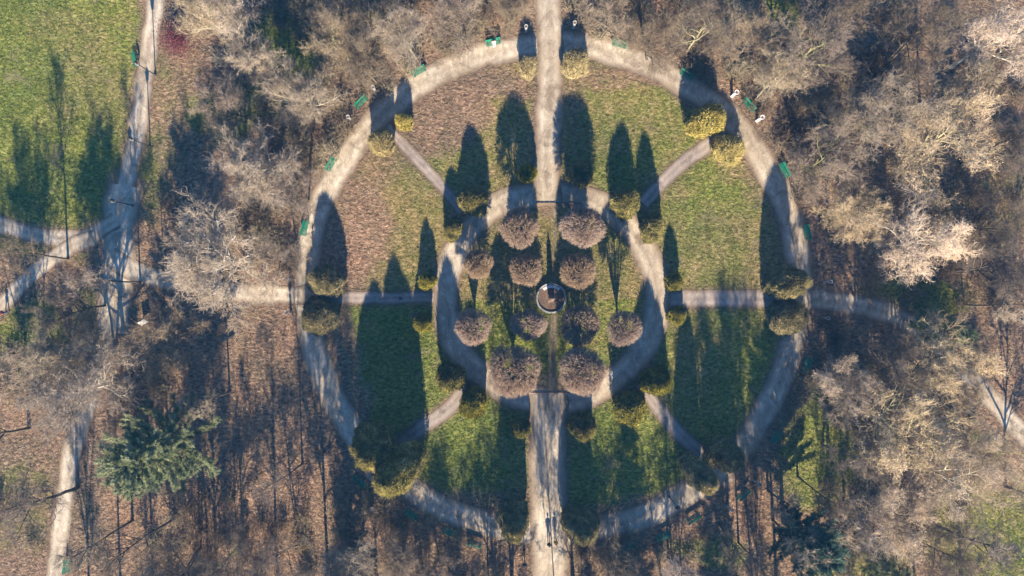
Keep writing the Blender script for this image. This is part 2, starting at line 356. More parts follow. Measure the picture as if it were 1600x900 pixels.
def ribbon(name, pts, wd, mat, z, seed, jit=0.16, label=None):
    P = [np.array(G(*p)[:2]) for p in pts]; closed = np.allclose(P[0], P[-1])
    # resample with a Catmull-Rom curve every 0.4 m
    Q = []
    n = len(P)
    for i in range(n - 1):
        p0 = P[i - 1] if i > 0 else (P[-2] if closed else P[0]); p3 = P[i + 2] if i + 2 < n else (P[1] if closed else P[-1]); p1, p2 = P[i], P[i + 1]
        m = max(1, int(np.linalg.norm(p2 - p1) / 0.4))
        for k in range(m):
            t = k / m; Q.append(0.5 * ((2 * p1) + (-p0 + p2) * t + (2 * p0 - 5 * p1 + 4 * p2 - p3) * t * t + (-p0 + 3 * p1 - 3 * p2 + p3) * t ** 3))
    Q.append(P[-1]); Q = np.array(Q)
    T = np.gradient(Q, axis=0)
    if closed: T[0] = T[-1] = Q[1] - Q[-2]
    T /= np.linalg.norm(T, axis=1)[:, None] + 1e-9; N = np.stack([-T[:, 1], T[:, 0]], 1)
    s = np.arange(len(Q)) * 0.4; hw = wd / S / 2
    L = (fbm(s * 0.4 + seed * 9, s * 0 + 3, 3) - .5) * 2 * jit * 2.2; Rr = (fbm(s * 0.4 + seed * 9, s * 0 + 50, 3) - .5) * 2 * jit * 2.2
    if closed:
        f = np.clip(np.minimum(s, s[-1] - s) / 3, 0, 1); L *= f; Rr *= f
    cols = [-1, -0.8, -0.4, 0, 0.4, 0.8, 1]; V = []; E = []
    for c in cols:
        off = c * hw + (L if c < 0 else Rr) * abs(c)
        V.append(np.column_stack([Q + N * off[:, None] if hasattr(off, '__len__') else Q, np.full(len(Q), z)])); E.append(np.full(len(Q), abs(c)))
    V = np.array(V); m = len(Q); nc = len(cols); F = []
    ii = np.arange(m - 1)
    for c in range(nc - 1): F.append(np.stack([c * m + ii, c * m + ii + 1, (c + 1) * m + ii + 1, (c + 1) * m + ii], 1)[:, ::-1])
    me = np_mesh(name, V.reshape(-1, 3), np.concatenate(F), mat, attr={'edge': np.concatenate(E)})
    return tag(link(bpy.data.objects.new(name, me)), label, kind='structure')
for i, (n_, pts, wd, m_) in enumerate(PATHS):
    order = {'inner_ring_path': 0.034, 'ring_path': 0.030, 'main_path': 0.038}.get(n_, 0.010 + 0.0012 * i)
    ribbon(n_, pts, wd, M[m_], order + 0.0003 * i, i, 0.10 if m_ == 'path_grey' else 0.15)
# worn earth strip crossing the centre lawn
for i, pts in enumerate(([(867, 316), (867, 380), (866, 440)], [(864, 492), (864, 550), (862, 612)])):
    ribbon('trodden_path', pts, (7, 15)[i], M['trodden'], 0.006 + 0.001 * i, 30 + i, 0.2)

# stone kerbs across both ends of the centre lawn
kb = MB()
# ------------------------------------------------------------------ ground cover (nobody could count it)
def scatter(n, x0, x1, y0, y1): return rng.uniform(x0, x1, n), rng.uniform(y0, y1, n)
def blades():
    n = 900000; px, py = scatter(n, -40, 1640, -40, 940)
    keep = (rng.random(n) > litter(px, py) * 1.15) & (path_dist(px, py) > 1.0) & (fbm(px / 9, py / 9, 3) > 0.36)
    px, py = px[keep], py[keep]; n = len(px)
    x = (px - 800) / S; y = (450 - py) / S; a = rng.uniform(0, 6.283, n); h = rng.uniform(.05, .15, n); wd = rng.uniform(.02, .045, n)
    lx = rng.normal(0, .06, n); ly = rng.normal(0, .06, n)
    V = np.stack([np.stack([x - np.cos(a) * wd, y - np.sin(a) * wd, np.zeros(n)], 1), np.stack([x + np.cos(a) * wd, y + np.sin(a) * wd, np.zeros(n)], 1), np.stack([x + lx, y + ly, h], 1)], 1)
    return np_mesh('grass', V.reshape(-1, 3), np.arange(3 * n).reshape(-1, 3), M['grass_blade'])
M['grass_blade'] = twig_mat('grass_blade', [(0.3, (0.075, 0.085, 0.018)), (0.5, (0.18, 0.178, 0.042)), (0.7, (0.37, 0.35, 0.12))], 0, 0.5)
tag(link(bpy.data.objects.new('grass', blades())), 'short tufted winter grass', 'grass', kind='stuff')
M['leaf_litter'] = twig_mat('leaf_litter', [(0.3, (0.10, 0.068, 0.050)), (0.5, (0.24, 0.168, 0.122)), (0.68, (0.48, 0.37, 0.28))], 0, 0.9)
def leaves():
    n = 420000; px, py = scatter(n, -40, 1640, -40, 940)
    pd = path_dist(px, py); keep = (rng.random(n) < litter(px, py) * np.where(pd < 0, np.clip(1 + pd / 7, 0.015, 1) * .6, 1)); px, py = px[keep], py[keep]; n = len(px)
    c = np.stack([(px - 800) / S, (450 - py) / S, rng.uniform(.05, .075, n)], 1); s = rng.uniform(.04, .085, n)[:, None]
    u = rng.normal(0, 1, (n, 3)); u[:, 2] *= .45; u /= np.linalg.norm(u, axis=1)[:, None]; q = rng.normal(0, 1, (n, 3)); q[:, 2] *= .45
    v = q - u * (q * u).sum(1)[:, None]; v /= np.linalg.norm(v, axis=1)[:, None]
    V = np.stack([c - u * s, c - v * s * .6, c + u * s, c + v * s * .6], 1)
    V[:, :, 2] = np.maximum(V[:, :, 2], 0.045)
    return np_mesh('leaf_litter', V.reshape(-1, 3), np.arange(4 * n).reshape(-1, 4), M['leaf_litter'])
tag(link(bpy.data.objects.new('leaf_litter', leaves())), 'brown fallen leaves strewn over the ground', 'fallen leaves', kind='stuff')

# ------------------------------------------------------------------ vegetation prototypes
def norm(a): return a / (np.linalg.norm(a, axis=-1, keepdims=True) + 1e-9)
def slivers(P0, D, L, Wd, bend=0.0, g=rng):
    """tapering three-sided twigs, bent once"""
    n = len(P0); D = norm(D); q = norm(np.cross(D, g.normal(0, 1, (n, 3)))); s = np.cross(D, q); V = []
    for k in range(3):
        a = 2.094 * k; V.append(P0 + (q * math.cos(a) + s * math.sin(a)) * Wd[:, None])
    mid = P0 + D * (L * .5)[:, None]
    for k in range(3):
        a = 2.094 * k; V.append(mid + (q * math.cos(a) + s * math.sin(a)) * (Wd * .62)[:, None])
    D2 = norm(D + g.normal(0, bend, (n, 3))); V.append(mid + D2 * (L * .5)[:, None])
    V = np.stack(V, 1); i = np.arange(n)[:, None] * 7
    Q = np.concatenate([i + np.array([k, (k + 1) % 3, 3 + (k + 1) % 3, 3 + k]) for k in range(3)])
    T = np.concatenate([i + np.array([3 + k, 3 + (k + 1) % 3, 6]) for k in range(3)])
    return V.reshape(-1, 3), Q, T, mid, D2
class Mesh2:
    def __init__(s): s.V = []; s.F = {3: [], 4: []}; s.n = 0
    def add(s, V, *Fs):
        s.V.append(V)
        for f in Fs:
            if len(f): s.F[f.shape[1]].append(f + s.n)
        s.n += len(V)
    def tube(s, pts, rad, n):
        pts = np.asarray(pts); T = norm(np.gradient(pts, axis=0)); u = norm(np.cross(T, np.array([.31, .22, .92]))); v = np.cross(T, u); a = np.arange(n) * 2 * np.pi / n
        V = pts[:, None] + np.asarray(rad)[:, None, None] * (u[:, None] * np.cos(a)[None, :, None] + v[:, None] * np.sin(a)[None, :, None])
        m = len(pts); i = np.arange(m - 1)[:, None] * n + np.arange(n)[None]; j = np.arange(m - 1)[:, None] * n + (np.arange(n)[None] + 1) % n
        s.add(V.reshape(-1, 3), np.stack([i, j, j + n, i + n], -1).reshape(-1, 4))
    def mesh(s, name, mat, smooth=False):
        return np_mesh(name, np.concatenate(s.V), [np.concatenate(f) for f in s.F.values() if f], mat, smooth)

def flakes(C, Nn, size, g, up=0.5):
    """leaf sprays: little rhombs facing roughly outwards"""
    n = len(C); N1 = norm(Nn + g.normal(0, 1.0, (n, 3))); u = norm(np.cross(N1, g.normal(0, 1, (n, 3)))); v = np.cross(N1, u); s = size[:, None]
    V = np.stack([C - u * s * .45, C - v * s, C + u * s * .45, C + v * s], 1)
    return V.reshape(-1, 3), np.arange(4 * n).reshape(-1, 4)

def bare_tree(seed, H=16., R=6., limbs=12, n2=7, n3=6, n4=7, mat_b='bark_pale', mat_t='twig_pale', leaf=None, low=0.28, thick=1.0, wob=.13, twigw=.016, up=0.35, multi=1, lean=0.05):
    g = np.random.default_rng(seed); wood = Mesh2(); crown = Mesh2(); tw = []   # tw: (p, d, L)
    cz = H * 0.66; rz = H * 0.36
    def walk(p, d, L, n, wob, tro):
        pts = [p]; d = norm(d)
        for i in range(n):
            d = norm(d + g.normal(0, wob, 3) + np.array([0, 0, tro])); pts.append(pts[-1] + d * L / n)
        return np.array(pts)
    def reach(p, d):
        # distance from p along d to the crown envelope
        q = (p - np.array([0, 0, cz])) / np.array([R, R, rz]); e = d / np.array([R, R, rz]); a = e @ e; b = q @ e; c = q @ q - 1
        disc = b * b - a * c
        return (-b + math.sqrt(disc)) / a if disc > 0 and (-b + math.sqrt(disc)) > 0 else 1.0
    trunks = []
    for t in range(multi):
        a = g.uniform(0, 6.28); d = np.array([math.cos(a) * (.25 if multi > 1 else lean), math.sin(a) * (.25 if multi > 1 else lean), 1])
        pts = walk(np.array([0, 0, -0.05]), d, H * g.uniform(.74, .86), 9, .05, .06); r0 = 0.24 * thick / math.sqrt(multi)
        rad = r0 * np.linspace(1, .25, 10); rad[0] *= 1.35; wood.tube(pts, rad, 7); trunks.append((pts, rad))
    for k in range(limbs):
        pts, rad = trunks[k % multi]; t = low + (0.97 - low) * (k + g.uniform(0, .8)) / limbs; f = t * 9; i = int(min(f, 8)); p = pts[i] + (pts[i + 1] - pts[i]) * (f - i)
        a = k * 2.4 + g.normal(0, .35); el = g.uniform(.25, .6) + t * .55
        d = np.array([math.cos(a) * math.cos(el), math.sin(a) * math.cos(el), math.sin(el)]); L = reach(p, d) * g.uniform(.72, 1.0)
        L = max(L, 1.2); lp = walk(p, d, L, 8, wob, up * .08); lr0 = min(rad[i] * .75, .035 + L * .016 * thick); lr = lr0 * np.linspace(1, .22, 9); wood.tube(lp, lr, 5)
        for m in range(n2):
            tt = .22 + .76 * (m + g.uniform(0, 1)) / n2; f = tt * 8; i2 = int(min(f, 7)); p2 = lp[i2] + (lp[i2 + 1] - lp[i2]) * (f - i2); ax = norm(lp[i2 + 1] - lp[i2])
            d2 = norm(ax * .75 + norm(np.cross(ax, g.normal(0, 1, 3))) * .75 + np.array([0, 0, .18])); L2 = L * g.uniform(.28, .48) * (1.15 - tt * .55) + .4
            p2s = walk(p2, d2, L2, 5, .17, .05); wood.tube(p2s, lr[i2] * .6 * np.linspace(1, .25, 6), 4)
            for q in range(n3):
                t3 = .2 + .8 * (q + g.uniform(0, 1)) / n3; f = t3 * 5; i3 = int(min(f, 4)); p3 = p2s[i3] + (p2s[i3 + 1] - p2s[i3]) * (f - i3); ax = norm(p2s[i3 + 1] - p2s[i3])
                d3 = norm(ax * .7 + norm(np.cross(ax, g.normal(0, 1, 3))) * .75 + np.array([0, 0, .12])); L3 = L2 * g.uniform(.3, .5) + .3
                p3s = walk(p3, d3, L3, 3, .2, .03); crown.tube(p3s, np.array([.022, .019, .015, .008]) * (.6 + .4 * thick), 3)
                for z in range(n4):
                    t4 = .15 + .85 * (z + g.uniform(0, 1)) / n4; f = min(t4 * 3, 2.999); i4 = int(f); p4 = p3s[i4] + (p3s[i4 + 1] - p3s[i4]) * (f - i4); ax = norm(p3s[i4 + 1] - p3s[i4])
                    tw.append((*p4, *norm(ax * .8 + norm(g.normal(0, 1, 3)) * .8 + np.array([0, 0, .1])), L3 * .45 + .18))
    tw = np.array(tw); P0, D, L = tw[:, :3], tw[:, 3:6], tw[:, 6] * g.uniform(.6, 1.2, len(tw))
    V, Q, T, mid, D2 = slivers(P0, D, L, np.full(len(L), twigw), .35, g); crown.add(V, Q, T)
    V, Q, T, m2, D3 = slivers(mid, D2 + g.normal(0, .6, D2.shape), L * .6, np.full(len(L), twigw * .62), .35, g); crown.add(V, Q, T)
    V, Q, T, m3, D4 = slivers(P0 + D * (L * .3)[:, None], D + g.normal(0, .7, D.shape), L * .6, np.full(len(L), twigw * .62), .35, g); crown.add(V, Q, T)
    V, Q, T, m5, D5 = slivers(m2, D3 + g.normal(0, .7, D.shape), L * .45, np.full(len(L), twigw * .6), .4, g); crown.add(V, Q, T)
    meshes = [('trunk', wood.mesh('trunk', M[mat_b])), ('crown', crown.mesh('crown', M[mat_t]))]
    if leaf:
        k = g.integers(0, len(m2), int(len(m2) * leaf)); C = m2[k] + g.normal(0, .12, (len(k), 3)); fl = Mesh2()
        # leaves cling in clumps
        cl = np.sin(C[:, 0] * 1.3 + seed) + np.sin(C[:, 1] * 1.5 + 2) + np.sin(C[:, 2] * 1.2) + g.normal(0, .5, len(C)); C = C[cl > -.2]
        fl.add(*flakes(C, norm(C - np.array([0, 0, cz])), g.uniform(.05, .10, len(C)), g)); meshes.append(('dead_leaves', fl.mesh('dead_leaves', M['leaf_gold'])))
    return meshes

def globe_tree(seed, H=8.4, R=2.5, low=False):
    g = np.random.default_rng(seed); wood = Mesh2(); crown = Mesh2(); rz = 3.35 if low else 2.6; cz = H - rz; N = 22000 if low else 15000
    wood.tube(np.array([[0, 0, -.05], [0, 0, .6], [0, 0, 1.5]]), [.24, .17, .16], 8); ends = []
    for k in range(22):
        a = k * 2.4 + g.normal(0, .2); rr = R * .62 * math.sqrt((k + .5) / 22); e = np.array([math.cos(a) * rr, math.sin(a) * rr, cz - .2 + g.uniform(-.2, .9)])
        b = np.array([0, 0, 1.35]); ts = np.linspace(0, 1, 7)[:, None]; c = np.array([e[0] * .55, e[1] * .55, cz * .55])
        pts = (1 - ts) ** 2 * b + 2 * ts * (1 - ts) * c + ts ** 2 * e + g.normal(0, .04, (7, 3)) * ts; wood.tube(pts, np.linspace(.08, .035, 7), 5); ends += [pts[3], pts[4], pts[5], pts[6]]
    ends = np.array(ends); n = 900
    u = norm(g.normal(0, 1, (n, 3))); u[:, 2] = np.where(u[:, 2] < -.35, -u[:, 2], u[:, 2]); lump = 1 + .05 * np.sin(u[:, 0] * 4 + seed) + .05 * np.sin(u[:, 1] * 6 + seed * 2)
    tip = u * np.array([R, R, rz]) * (lump * g.uniform(.93, 1.0, n))[:, None] + np.array([0, 0, cz])
    s0 = ends[np.argmin(np.linalg.norm(ends[None] - (tip * .6 + np.array([0, 0, cz]) * .4)[:, None], axis=2) + g.uniform(0, .5, (n, len(ends))), axis=1)]
    for i in range(n):
        ts = np.linspace(0, 1, 5)[:, None]; c = s0[i] * .5 + tip[i] * .5 + np.array([0, 0, .15]) + g.normal(0, .1, 3)
        pts = (1 - ts) ** 2 * s0[i] + 2 * ts * (1 - ts) * c + ts ** 2 * tip[i]; crown.tube(pts, np.linspace(.016, .007, 5), 3)
    k = g.integers(0, n, N); t = g.uniform(.35, .97, N)[:, None]; P0 = s0[k] * (1 - t) + tip[k] * t; D = norm(tip[k] - s0[k]) + g.normal(0, .55, (N, 3)) + u[k] * .3
    L = np.clip(g.uniform(.15, .42, N), .1, None); V, Q, T, mid, D2 = slivers(P0, D, L, np.full(N, .0135), .3, g)
    crown.add(V, Q, T)
    return [('trunk', wood.mesh('trunk', M['bark_dark'])), ('crown', crown.mesh('crown', M['twig_globe']))]

def yew(seed, H=4., R=1.3, mat='yew', tips=1, n=7000, pointy=.6, lump=.16):
    """clipped or loose columnar conifer: dark inner body and foliage sprays all over"""
    g = np.random.default_rng(seed); ph = g.uniform(0, 6.28, 12); heads = []
    for t in range(tips):
        a = ph[t] ; o = 0 if tips == 1 else R * .45; heads.append((math.cos(a) * o if t else 0, math.sin(a) * o if t else 0, H * (1 if t == 0 else g.uniform(.72, .92)), R if tips == 1 else R * (.8 if t == 0 else .62)))
    def prof(t):  # radius along height
        return np.where(t < .25, .80 + .2 * np.sin(t / .25 * 1.57), np.power(np.clip(1 - ((t - .25) / .75) ** (1.7 + pointy), 0, 1), .62))
    body = Mesh2(); fol = Mesh2()
    for hi, (ox, oy, hh, rr) in enumerate(heads):
        def surf(t, a, k=1.0):
            r = prof(t) * rr * k * (1 + lump * 1.0 * (np.sin(a + ph[5] + t * 2.5) * .4 + np.sin(a * 2 + ph[6] - t * 6) * .35 + np.sin(a * 3 + ph[0] + t * 5 + hi) * .5 + np.sin(a * 5 + ph[1] - t * 9) * .4 + np.sin(a * 8 + t * 17 + ph[2]) * .35))
            return np.stack([ox + math.cos(ph[7]) * t * R * .18 + r * np.cos(a), oy + math.sin(ph[7]) * t * R * .18 + r * np.sin(a), .08 + t * (hh - .1)], -1)
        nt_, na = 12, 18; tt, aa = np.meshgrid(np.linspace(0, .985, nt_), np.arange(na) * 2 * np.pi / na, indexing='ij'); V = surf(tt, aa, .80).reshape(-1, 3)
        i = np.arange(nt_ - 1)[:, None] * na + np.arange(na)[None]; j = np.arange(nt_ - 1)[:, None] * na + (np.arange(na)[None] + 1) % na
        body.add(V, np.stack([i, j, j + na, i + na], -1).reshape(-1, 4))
        m = int(n * 1.9 / tips); t = 1 - np.power(g.random(m), 1.25); a = g.uniform(0, 6.283, m); C = surf(np.clip(t, 0, 1), a, 1.0); C2 = surf(np.clip(t + .03, 0, 1), a)
        nn = norm(np.stack([np.cos(a), np.sin(a), .25 + t * .9], 1)); C -= nn * np.abs(g.normal(0, .10, m))[:, None]; C[:, 2] += 0.0
        fol.add(*flakes(C, nn, g.uniform(.05, .115, m), g))
        # upright tufts that break the outline
        k = int(m * .25); idx = g.integers(0, m, k); hi_ = (t[idx] > .7) * g.uniform(0, .45, k); V, Q, T, _, _ = slivers(C[idx], nn[idx] * (1 - hi_[:, None]) + np.array([0, 0, .6]) + hi_[:, None] * np.array([0, 0, 2.]) + g.normal(0, .3, (k, 3)), g.uniform(.12, .40, k) + hi_, np.full(k, .024), .2, g); fol.add(V, Q, T)
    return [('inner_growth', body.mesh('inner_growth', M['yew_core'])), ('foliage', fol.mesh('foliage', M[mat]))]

def conifer(seed, H=14., R=3.4, mat='pine', whorls=13, per=7, base=.22, droop=-.12, ragged=.35, irregular=False):
    g = np.random.default_rng(seed); wood = Mesh2(); fol = Mesh2(); wood.tube(np.array([[0, 0, -.05], [.05, 0, H * .5], [0, .05, H * .97]]), [.26, .16, .03], 7); C = []; D = []
    for wv in range(whorls):
        t = base + (.97 - base) * wv / (whorls - 1)
        L0 = R * ((1 - (t - base) / (1.02 - base)) ** (.8 if not irregular else .45))
        for k in range(per):
            if g.random() < .12: continue
            a = wv * 1.1 + k * 6.283 / per + g.normal(0, .2); L = L0 * g.uniform(1 - ragged, 1 + ragged * .3) + .25; z = H * t + g.normal(0, .15)
            d = np.array([math.cos(a), math.sin(a), droop + t * .5 + (.25 if irregular else 0)]); ns = max(3, int(L / .45)); p = np.array([0, 0, z]); pts = [p]
            for i in range(ns): p = p + norm(d + np.array([0, 0, .1 * i / ns]) + g.normal(0, .06, 3)) * L / ns; pts.append(p)
            pts = np.array(pts); wood.tube(pts, np.linspace(.05, .012, len(pts)), 4)
            for i in range(1, len(pts)):
                for s in range(5 if i > len(pts) * .3 else 2):
                    side = norm(np.cross(pts[i] - pts[i - 1], np.array([0, 0, 1]))) * g.choice([-1, 1]); dd = norm(norm(pts[i] - pts[i - 1]) * .8 + side * g.uniform(.2, 1) + np.array([0, 0, g.uniform(-.1, .35)])); Ls = g.uniform(.35, .75)
                    q = pts[i] - (pts[i] - pts[i - 1]) * g.random(); m = 4
                    for j in range(m): C.append(q + dd * Ls * (j + .5) / m); D.append(dd)
    C = np.array(C); D = np.array(D); rep = 8; C = np.repeat(C, rep, 0) + g.normal(0, .05, (len(C) * rep, 3)); D = np.repeat(D, rep, 0)
    V, Q, T, _, _ = slivers(C, D + g.normal(0, .55, D.shape) + np.array([0, 0, .2]), g.uniform(.14, .30, len(C)), np.full(len(C), .022), .1, g); fol.add(V, Q, T)
    return [('trunk', wood.mesh('trunk', M['bark_dark'])), ('foliage', fol.mesh('foliage', M[mat]))]

def build(name, meshes, loc, rz=0, sc=(1, 1, 1)):
    root = empty(name, loc, rz); root.scale = sc
    for n_, me in meshes: link(bpy.data.objects.new(n_, me), root)
    return root

PROTO = {
    'pale': [bare_tree(1, limbs=15, n2=9, n3=8, n4=7, thick=1.35), bare_tree(2, limbs=13, n2=9, n3=8, n4=7, low=.22, thick=1.35), bare_tree(3, limbs=14, n2=8, n3=8, n4=8, multi=2, thick=1.3)],
    'mossy': [bare_tree(11, limbs=12, n2=9, n3=7, n4=6, wob=.24, mat_b='bark_mossy', mat_t='twig_brown', thick=.8, low=.2, twigw=.018), bare_tree(12, limbs=12, n2=9, n3=7, n4=6, wob=.24, mat_b='bark_mossy', mat_t='twig_pale', thick=.85, multi=2, twigw=.018)],
    'golden': [bare_tree(21, limbs=15, n2=8, n3=7, n4=6, mat_b='bark_pale', mat_t='twig_gold', leaf=1.3, low=.2), bare_tree(23, limbs=16, n2=8, n3=7, n4=7, mat_b='bark_dark', mat_t='twig_gold', leaf=.5, low=.18, multi=3), bare_tree(22, limbs=14, n2=8, n3=7, n4=6, mat_b='bark_mossy', mat_t='twig_gold', leaf=1.4, low=.2)],
    'brown': [bare_tree(31, limbs=12, n2=7, n3=6, n4=7, mat_b='bark_dark', mat_t='twig_brown'), bare_tree(32, limbs=12, n2=7, n3=6, n4=7, mat_b='bark_dark', mat_t='twig_brown', multi=2)],
    'slender': [bare_tree(41, R=2.8, limbs=10, n2=5, n3=5, n4=5, mat_b='bark_dark', mat_t='twig_brown', low=.42, thick=.8, up=.8), bare_tree(42, R=2.6, limbs=9, n2=5, n3=5, n4=5, mat_b='bark_dark', mat_t='twig_pale', low=.45, thick=.8, up=.8)],
}
LOOK = {'pale': ('pale grey bare tree with wide twiggy crown', 'bare_tree'), 'mossy': ('bare tree with thick yellow mossy limbs', 'bare_tree'), 'golden': ('tan bare tree keeping clumps of dry leaves', 'bare_tree'),
        'brown': ('dull brown bare tree', 'bare_tree'), 'slender': ('thin slender bare tree', 'bare_tree')}
PR0 = {'pale': (16, 6), 'mossy': (16, 6), 'golden': (16, 6), 'brown': (16, 6), 'slender': (16, 2.8)}
TREES = [  # crown px, py, radius px, height m, kind
    (338, 400, 92, 15, 'pale'), (128, 610, 92, 14, 'pale'), (392, 262, 78, 14, 'pale'), (470, 150, 55, 12, 'pale'), (330, 30, 52, 14, 'pale'),
    (640, 62, 62, 12, 'mossy'), (520, 60, 55, 13, 'mossy'), (395, 90, 55, 13, 'mossy'), (1262, 75, 82, 15, 'mossy'), (1378, 170, 82, 14, 'mossy'), (1100, 45, 62, 12, 'mossy'), (1215, 130, 55, 12, 'mossy'), (1290, 250, 70, 13, 'mossy'), (370, 30, 50, 14, 'mossy'),
    (1485, 225, 88, 14, 'golden'), (1430, 375, 82, 13, 'golden'), (1475, 565, 72, 13, 'golden'), (1405, 660, 90, 14, 'golden'), (1480, 740, 85, 14, 'golden'), (1375, 820, 70, 13, 'golden'), (1560, 700, 60, 14, 'golden'), (1575, 60, 70, 15, 'golden'), (1320, 610, 55, 11, 'golden'), (1340, 330, 50, 11, 'golden'), (1585, 230, 60, 14, 'brown'),
    (1450, 60, 65, 14, 'brown'), (1180, 60, 50, 11, 'brown'), (262, 520, 55, 15, 'brown'), (30, 400, 35, 13, 'slender'),
    (545, 870, 62, 12, 'mossy'), (620, 880, 46, 8, 'brown'), (440, 885, 50, 10, 'brown'), (340, 880, 55, 11, 'mossy'), (260, 900, 60, 13, 'brown'), (40, 800, 60, 14, 'slender'), (112, 560, 70, 13, 'pale'), (960, 890, 50, 7.5, 'brown'), (1060, 900, 40, 8, 'slender'),
    (1160, 860, 40, 13, 'slender'), (1230, 790, 40, 9, 'slender'), (1570, 420, 60, 13, 'brown'), (1560, 340, 50, 12, 'brown'), (1530, 860, 60, 13, 'slender'), (1470, 880, 55, 13, 'brown'),
    (720, 30, 60, 11, 'brown'), (790, 15, 40, 10, 'brown'), (950, 25, 50, 11, 'brown'), (1030, 60, 50, 11, 'brown'), (570, 100, 50, 12, 'brown'), (450, 300, 50, 12, 'brown'), (350, 160, 50, 12, 'brown'), (440, 400, 40, 10, 'brown'),
    (1390, 560, 55, 11, 'brown'), (1335, 720, 45, 12, 'brown'), (100, 480, 45, 12, 'brown'), (200, 560, 40, 13, 'slender'),
    (430, 760, 30, 15, 'slender'), (130, 860, 40, 15, 'slender'), (200, 860, 40, 16, 'slender'), (310, 630, 35, 13, 'slender'),
    (1430, 130, 40, 14, 'slender'), (1520, 130, 40, 15, 'slender'), (1330, 30, 40, 14, 'slender'), (1590, 480, 40, 14, 'slender'), (1300, 780, 30, 14, 'slender'), (1260, 860, 40, 15, 'slender'), (1200, 900, 30, 15, 'slender'),
    (680, 895, 40, 7, 'brown'), (760, 905, 36, 7, 'brown'), (150, 440, 30, 14, 'slender'),
]
OFF = [(x + R_.uniform(-18, 18), R_.uniform(960, 1130), R_.choice([40, 50, 60]), R_.uniform(15, 20) if (x < 560 or x > 1100) else R_.uniform(9, 12), R_.choice(['slender', 'slender', 'brown'])) for x in [20, 82, 144, 206, 268, 330, 516, 578, 640] + [740, 790, 920, 985, 1060, 1115] + list(range(1170, 1650, 62))]
for x, y, rr, hh, k in [(775, 1015, 50, 11, 'golden'), (700, 985, 60, 10, 'golden'), (640, 975, 50, 8, 'brown'), (520, 1040, 50, 19, 'brown'), (925, 985, 45, 10, 'golden'), (985, 975, 50, 9, 'brown'), (1060, 985, 50, 10, 'brown'), (1195, 960, 50, 18, 'golden'), (1245, 1020, 50, 20, 'golden'),
                          (470, 960, 55, 17, 'pale'), (380, 1000, 60, 17, 'slender'), (150, 985, 60, 18, 'brown'), (270, 990, 60, 17, 'pale')]: OFF.append((x, y, rr, hh, k))
OFF += [(-25, 590, 60, 15, 'golden'), (800, 1010, 40, 19, 'slender'), (915, 1020, 36, 18, 'slender'), (884, 1075, 45, 21, 'mossy'), (-60, 700, 70, 16, 'brown'), (1680, 500, 70, 15, 'brown'), (1670, 800, 70, 15, 'brown')]
ORD = ['leftmost', 'second from left', 'third from left', 'fourth from left', 'fifth from left', 'sixth from left', 'seventh from left']
def zone(px, py):
    if px < 250: return 'near the left lawn' if py < 400 else ('beside the lower left path' if py > 700 else 'left of forked path')
    if px < 500: return 'between left path and ring path' if 200 < py < 480 else ('in the upper left wood' if py <= 200 else 'in the lower left wood')
    if px < 845: return 'above ring left of main path' if py < 450 else 'below ring path left of main path'
    if px < 1200: return 'above ring right of main path' if py < 450 else 'below ring path right of main path'
    if py < 200: return 'in the upper right corner wood'
    if py < 460: return 'right of ring above side path'
    if py < 680: return 'right of ring below side path'
    return 'in the lower right corner wood'
recs = []
for i, (px, py, rp, h, kd) in enumerate(TREES + OFF):
    ph, pr = PR0[kd]; hc = h * .66; p = G(px, py, hc); r = rp / S * (CAM_H - hc) / CAM_H
    if kd == 'slender': r *= .8
    meshes = PROTO[kd][i % len(PROTO[kd])]
    t = build('bare_tree', meshes, (p.x, p.y, 0), R_.uniform(0, 6.28), (r / pr, r / pr, h / ph))
    off = i >= len(TREES)
    recs.append((t, px, py, kd, 'off' if off else zone(px, py)))
def number_labels(recs, catname, group):
    cells = {}
    for r in recs: cells.setdefault((r[3], r[4]), []).append(r)
    for (lk, z), rs in cells.items():
        rs.sort(key=lambda r: r[1])
        for k, r in enumerate(rs):
            if z == 'off': lab = 'bare tree standing outside the picture edge'
            elif len(rs) == 1: lab = '%s %s' % (LOOK.get(lk, (lk,))[0], z)
            else: lab = '%s %s, %s' % (LOOK.get(lk, (lk,))[0].replace(' with wide twiggy crown', '').replace('keeping clumps of dry leaves', 'with dry leaves').replace('thick yellow', 'yellow'), z, ORD[k] if k < len(rs) - 1 else 'rightmost')
            tag(r[0], lab, catname, group if z != 'off' else 'bare trees outside the picture')
number_labels(recs, 'tree', 'bare trees of the park wood')

# undergrowth thickets: a mass of twigs
THICK = [(450, 60, 140, .5), (620, 60, 130, 1.), (760, 30, 80, 1.), (700, 60, 60, .8), (960, 25, 90, 1.), (1100, 50, 110, 1.), (1200, 120, 90, .9), (1260, 230, 90, .9), (1330, 120, 140, .8), (480, 200, 100, .9), (420, 330, 90, .8), (440, 400, 40, .8),
         (300, 330, 40, .4), (1300, 400, 40, .3), (1500, 330, 150, .6), (1400, 600, 170, .5), (1300, 560, 60, .5), (300, 880, 90, .7), (450, 900, 90, .6), (580, 860, 90, .7), (700, 890, 80, .5), (950, 880, 70, .6), (1100, 870, 60, .3), (1400, 840, 110, .5), (60, 560, 90, .5),
         (260, 560, 50, .3), (1560, 130, 80, .5), (180, 620, 70, .6), (20, 820, 50, .2), (560, 200, 30, .8), (500, 280, 22, .7), (640, 110, 30, .6), (1260, 600, 40, .4)]
